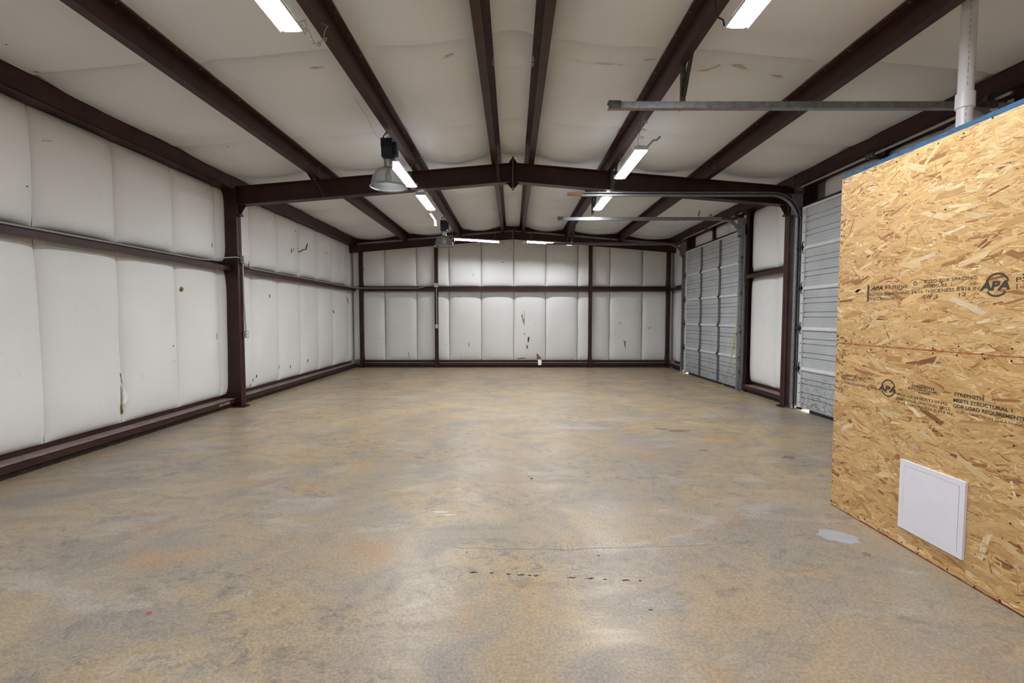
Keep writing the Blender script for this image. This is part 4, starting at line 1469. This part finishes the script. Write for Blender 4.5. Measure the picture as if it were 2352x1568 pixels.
s_lo = osb_sheet(1.012, Y_O1, 0.006, 1.2175, 14000, 3)
s_hi = osb_sheet(1.012, Y_O1, 1.2205, 2.408, 14000, 4)
osb_sheet(-1.428, 1.009, 0.006, 1.2175, 1200, 5)
osb_sheet(-1.428, 1.009, 1.2205, 2.408, 1200, 6)
osb_sheet(-3.9, -1.431, 0.006, 1.2175, 500, 8)
osb_sheet(-3.9, -1.431, 1.2205, 2.408, 500, 9)
# return wall towards the overhead door, boards on the far side
MB().box(XO + .001, 4.10, Y_O1 - .011, Y_O1, .006, 1.2175).build('osb_sheet', 'osb_core', wpo)
MB().box(XO + .001, 4.10, Y_O1 - .011, Y_O1, 1.2205, 2.408).build('osb_sheet', 'osb_core', wpo)
# deck boards on top, factory painted edges
for (a, bb, mt, lab) in [(2.232, Y_O1 - .004, 'edge_blue', 'blue edged deck board on top of the wooden partition'), (1.008, 2.229, 'edge_green', 'green edged deck board on top of the wooden partition, at the right picture edge')]:
    t = thing('deck_board', lab, 'board', (3.2, (a + bb) / 2, 2.409), 'deck boards')
    MB().box(XO + .012, 4.10, a + .002, bb - .002, 2.409, 2.437).build('board', 'osb_core', t)
    MB().box(XO + .002, XO + .0118, a, bb, 2.409, 2.437).build('painted_edge', mt, t)

nail_me = local_mesh('nail_head', MB().disc((0, 0, 0), .0048, (-1, 0, 0), .0012, 8), 'gouge')
rn = random.Random(11)
for sh, rows in ((s_hi, (1.24, 1.62, 2.0, 2.39)), (s_lo, (.03, .42, .80, 1.20))):
    for z in rows:
        y = Y_O1 - .02
        while y > 2.1:
            share('nail_head', nail_me, (XO - .0013, y + rn.uniform(-.02, .02), z + rn.uniform(-.02, .02)), sh)
            y -= 0.152 if z in (1.24, 1.20, .03, 2.39) else .406
    for k in range(8):
        share('nail_head', nail_me, (XO - .0013, Y_O1 - .014, rows[0] + k * .152), sh)

# chalk line along the joint, a little fuzzy
cl = MB()
y = Y_O1 - .005
pz = 1.219
while y > 1.1:
    y2 = y - rn.uniform(.02, .05)
    z2 = 1.219 + rn.uniform(-.0015, .0015)
    w = rn.uniform(.0012, .0034)
    cl.add([(XO - .0016, y, pz - w / 2), (XO - .0016, y2, z2 - w / 2), (XO - .0016, y2, z2 + w / 2), (XO - .0016, y, pz + w / 2)], [(0, 1, 2, 3)])
    y, pz = y2, z2
for k in range(150):
    yy, zz = rn.uniform(1.9, 3.4), 1.219 + rn.gauss(0, .007)
    cl.add([(XO - .0016, yy, zz), (XO - .0016, yy - rn.uniform(.006, .02), zz + rn.uniform(-.002, .002)), (XO - .0016, yy - .004, zz + .0018)], [(0, 1, 2)])
co = cl.build('chalk_line', 'chalk_red', s_hi)
co['kind'] = 'stuff'
cl = MB()
y = 3.15
while y > 2.0:
    w = rn.uniform(.002, .005)
    y2 = y - rn.uniform(.02, .06)
    if rn.random() < .7:
        cl.add([(XO - .0016, y, .007), (XO - .0016, y2, .007), (XO - .0016, y2, .007 + w), (XO - .0016, y, .007 + w)], [(0, 1, 2, 3)])
    y = y2
co = cl.build('chalk_line', 'chalk_red', s_lo)
co['kind'] = 'stuff'

# stamps
RT, UP = (0, -1, 0), (0, 0, 1)
XS = XO - .0018


def st(sheet, body, y, z, size, width, bold=0.0, shear=0.0):
    text_mesh('stamp', body, size, (XS, y, z), RT, UP, 'ink', sheet, bold, shear, width)


def ring(sheet, yc, zc, r, w, gaps):
    m_ = MB()
    for (a0, a1) in gaps:
        n = 18
        for k in range(n):
            t0, t1 = math.radians(a0 + (a1 - a0) * k / n), math.radians(a0 + (a1 - a0) * (k + 1) / n)
            m_.add([(XS, yc - (r - w) * math.cos(t0), zc + (r - w) * math.sin(t0)), (XS, yc - r * math.cos(t0), zc + r * math.sin(t0)), (XS, yc - r * math.cos(t1), zc + r * math.sin(t1)), (XS, yc - (r - w) * math.cos(t1), zc + (r - w) * math.sin(t1))], [(0, 1, 2, 3)])
    m_.build('stamp', 'ink', sheet)


MB().box(XS, XS + .0006, 3.150, 3.165, 1.516, 1.626).build('stamp', 'ink', s_hi)
st(s_hi, 'APA', 3.133, 1.588, .036, .105, .0016, .25)
st(s_hi, 'Multirun', 3.015, 1.588, .040, .165)
st(s_hi, '\u00ae', 2.805, 1.600, .030, .03, .0008)
st(s_hi, 'SIZED FOR SPACING', 2.735, 1.607, .026, .31)
st(s_hi, 'EXPOSURE  1', 2.735, 1.579, .026, .175)
st(s_hi, 'RATED SHEATHING 24/16 THICKNESS 0.418 IN', 3.145, 1.550, .026, .735)
st(s_hi, '7/16 CATEGORY', 3.145, 1.520, .026, .23)
st(s_hi, 'SW  2', 2.735, 1.519, .030, .095)
st(s_hi, '12', 2.525, 1.521, .030, .04)
st(s_hi, 'APA', 2.400, 1.546, .060, .150, .003, .15)
ring(s_hi, 2.320, 1.570, .060, .0095, ((18, 158), (215, 322)))
st(s_hi, 'PS 2-10', 2.236, 1.578, .032, .16)
st(s_hi, '1-XT 7/16', 2.238, 1.545, .032, .17)
st(s_lo, 'N', 3.432, .985, .022, .02)
st(s_lo, 'SIZED FOR SPACING', 3.372, .985, .022, .30)
st(s_lo, 'EXPOSURE 1', 3.372, .958, .022, .14)
st(s_lo, '7/16 THICKNESS 0.418 IN', 3.43, .930, .023, .39)
st(s_lo, 'R2', 3.352, .902, .023, .04)
st(s_lo, 'APA', 3.032, .935, .050, .145, .0024, .1)
ring(s_lo, 2.958, .957, .056, .008, ((14, 166), (200, 340)))
st(s_lo, 'STRENGTH', 2.785, .990, .023, .15, .0006)
st(s_lo, 'AXIS', 2.74, .958, .020, .065)
MB().box(XS, XS + .0006, 2.632, 2.805, .9805, .9835).prism([(2.636, .989), (2.636, .975), (2.617, .982)], 'x', XS, XS + .0006).prism([(2.801, .987), (2.801, .977), (2.814, .982)], 'x', XS, XS + .0006).build('stamp', 'ink', s_lo)
st(s_lo, 'PS2-10 SHEATHING', 2.885, .922, .024, .33)
st(s_lo, 'SIZED FOR SPACING 24/16', 2.893, .897, .022, .36)
st(s_lo, '7/16 THICKNESS 0.418 IN', 2.880, .874, .020, .36)
st(s_lo, 'STRENGTH', 2.515, .985, .026, .16, .0006)
st(s_lo, 'MEETS STRUCTURAL 1', 2.518, .952, .026, .30, .0006)
st(s_lo, 'QDR LOAD REQUIREMENTS', 2.518, .922, .026, .36, .0006)
st(s_lo, 'CONSTRUCTION SHEATHING', 2.50, .893, .018, .34)

# access panel
t = thing('access_panel', 'white square plastic access panel low on the wooden partition', 'access panel', (XO - .006, 2.62, .12))
ya, yb2, za_, zb_ = 2.825, 2.412, .120, .540
fw = .030
fm = MB()
xp0, xp1 = XO - .0155, XO - .0018
fm.box(xp0, xp1, yb2, ya, za_, za_ + fw).box(xp0, xp1, yb2, ya, zb_ - fw, zb_).box(xp0, xp1, yb2, yb2 + fw, za_ + fw, zb_ - fw).box(xp0, xp1, ya - fw, ya, za_ + fw, zb_ - fw)
fm.build('frame', 'panel_white', t)
g = .0022
MB().box(xp0 + .0006, xp1, yb2 + fw + g * 1.6, ya - fw - g * .3, za_ + fw + g * .5, zb_ - fw - g * .5).build('panel_door', 'panel_white', t)
MB().box(xp1 - .004, xp1 - .001, yb2 + fw - .001, ya - fw + .001, za_ + fw - .001, zb_ - fw + .001).build('backing', 'groove', t)

# PVC vent pipe
PX, PY = 3.152, 3.33
t = thing('vent_pipe', 'white plastic vent pipe rising from the top of the wooden partition', 'pipe', (PX, PY, 2.4375))
MB().lathe([(.0445, 0), (.0445, 1.21)], (PX, PY, 2.4375), 32).build('pipe', 'pvc', t, True)
MB().lathe([(.0448, -.002), (.054, -.002), (.054, .098), (.050, .100), (.0448, .100)], (PX, PY, 2.865), 32).build('coupling', 'pvc', t, smooth='auto')
pk = MB()
for k in range(26):
    z = 2.50 + k * .042
    if 2.855 < z < 2.98: continue
    a = math.radians(236)
    hh = rn.uniform(.010, .03)
    for da in (-.03, .03):
        pk.box(0, .0008, -.0011, .0011, 0, hh)
        n8 = pk.v[-8:]
        pk.v = pk.v[:-8] + [(PX + (.0446 + q[0]) * math.cos(a + da) - q[1] * math.sin(a), PY + (.0446 + q[0]) * math.sin(a + da) + q[1] * math.cos(a), z + q[2]) for q in n8]
po = pk.build('print_marks', 'pipe_ink', t)
po['kind'] = 'stuff'

# ------------------------------------------------------------------ marks on the floor
def blob(cx, cy, rx, ry, mat, name, seed, z=.0006, n=18, rough=.25, ang=0.0):
    r_ = random.Random(seed)
    pts = []
    for k in range(n):
        a = 2 * PI * k / n
        q = 1 + rough * (r_.random() - .5) * 2
        ax, ay = rx * q * math.cos(a), ry * q * math.sin(a)
        pts.append((cx + ax * math.cos(ang) - ay * math.sin(ang), cy + ax * math.sin(ang) + ay * math.cos(ang)))
    return MB().prism(pts, 'z', .0001, z).build(name, mat, fl)


blob(2.09, 2.93, .115, .09, 'patch_grey', 'patch', 1, rough=.14, ang=-.5)
gx = [(1088, 1314, 8), (1130, 1315.5, 5), (1168, 1318, 6), (1195, 1320, 8), (1216, 1321, 4), (1231, 1322, 6), (1313, 1326, 9), (1355, 1328, 9), (1390, 1330, 5), (1437, 1332, 10), (1470, 1333, 4), (1072, 1268, 3), (1375, 1275, 3)]
for k, (px, py, w) in enumerate(gx):
    a = hit_floor(px, py)
    blob(a[0], a[1], w * .0024, .006, 'gouge', 'gouge', 20 + k, rough=.5, n=10)
for k, (px, py, rx, ry, mt) in enumerate([(1522, 985, .09, .05, 'stain_brown'), (1560, 989, .16, .05, 'stain_brown'), (1616, 1034, .05, .03, 'stain_brown'), (1811, 1050, .07, .05, 'stain_brown'),
                                         (1221, 1099, .012, .014, 'gouge'), (1215, 1095, .012, .006, 'gouge'), (343, 1408, .013, .012, 'paint_red'), (1010, 1176, .06, .02, 'scuff_pale'), (1030, 1182, .05, .012, 'scuff_pale'),
                                         (1650, 918, .02, .02, 'gouge'), (1683, 922, .02, .02, 'gouge'), (1990, 1273, .03, .02, 'stain_brown'), (1495, 1400, .010, .004, 'gouge')]):
    a = hit_floor(px, py)
    blob(a[0], a[1], rx, ry, mt, 'stain', 60 + k, rough=.4)


def crack(pix, w, mat='crack'):
    pts = [Vector(hit_floor(*p) + (.0005,)) for p in pix]
    rr_ = random.Random(len(pix) * 7 + int(pix[0][0]))
    fin = []
    for a, bb in zip(pts[:-1], pts[1:]):
        n = max(2, int((bb - a).length / .06))
        for k in range(n):
            q = a.lerp(bb, k / n)
            fin.append(q + Vector((rr_.gauss(0, .005), rr_.gauss(0, .005), 0)))
    fin.append(pts[-1])
    m_ = MB()
    for a, bb in zip(fin[:-1], fin[1:]):
        d = (bb - a).normalized()
        s_ = Vector((-d.y, d.x, 0)) * w / 2 * rr_.uniform(.5, 1.2)
        m_.add([a - s_, bb - s_, bb + s_, a + s_], [(0, 1, 2, 3)])
    return m_.build('crack', mat, fl)


crack([(1040, 1256), (1150, 1260), (1300, 1261), (1420, 1257), (1500, 1256), (1600, 1252), (1680, 1248)], .004)
crack([(1735, 1265), (1800, 1325), (1860, 1385), (1915, 1452)], .003, 'crack')
crack([(1830, 1205), (1875, 1250)], .002)
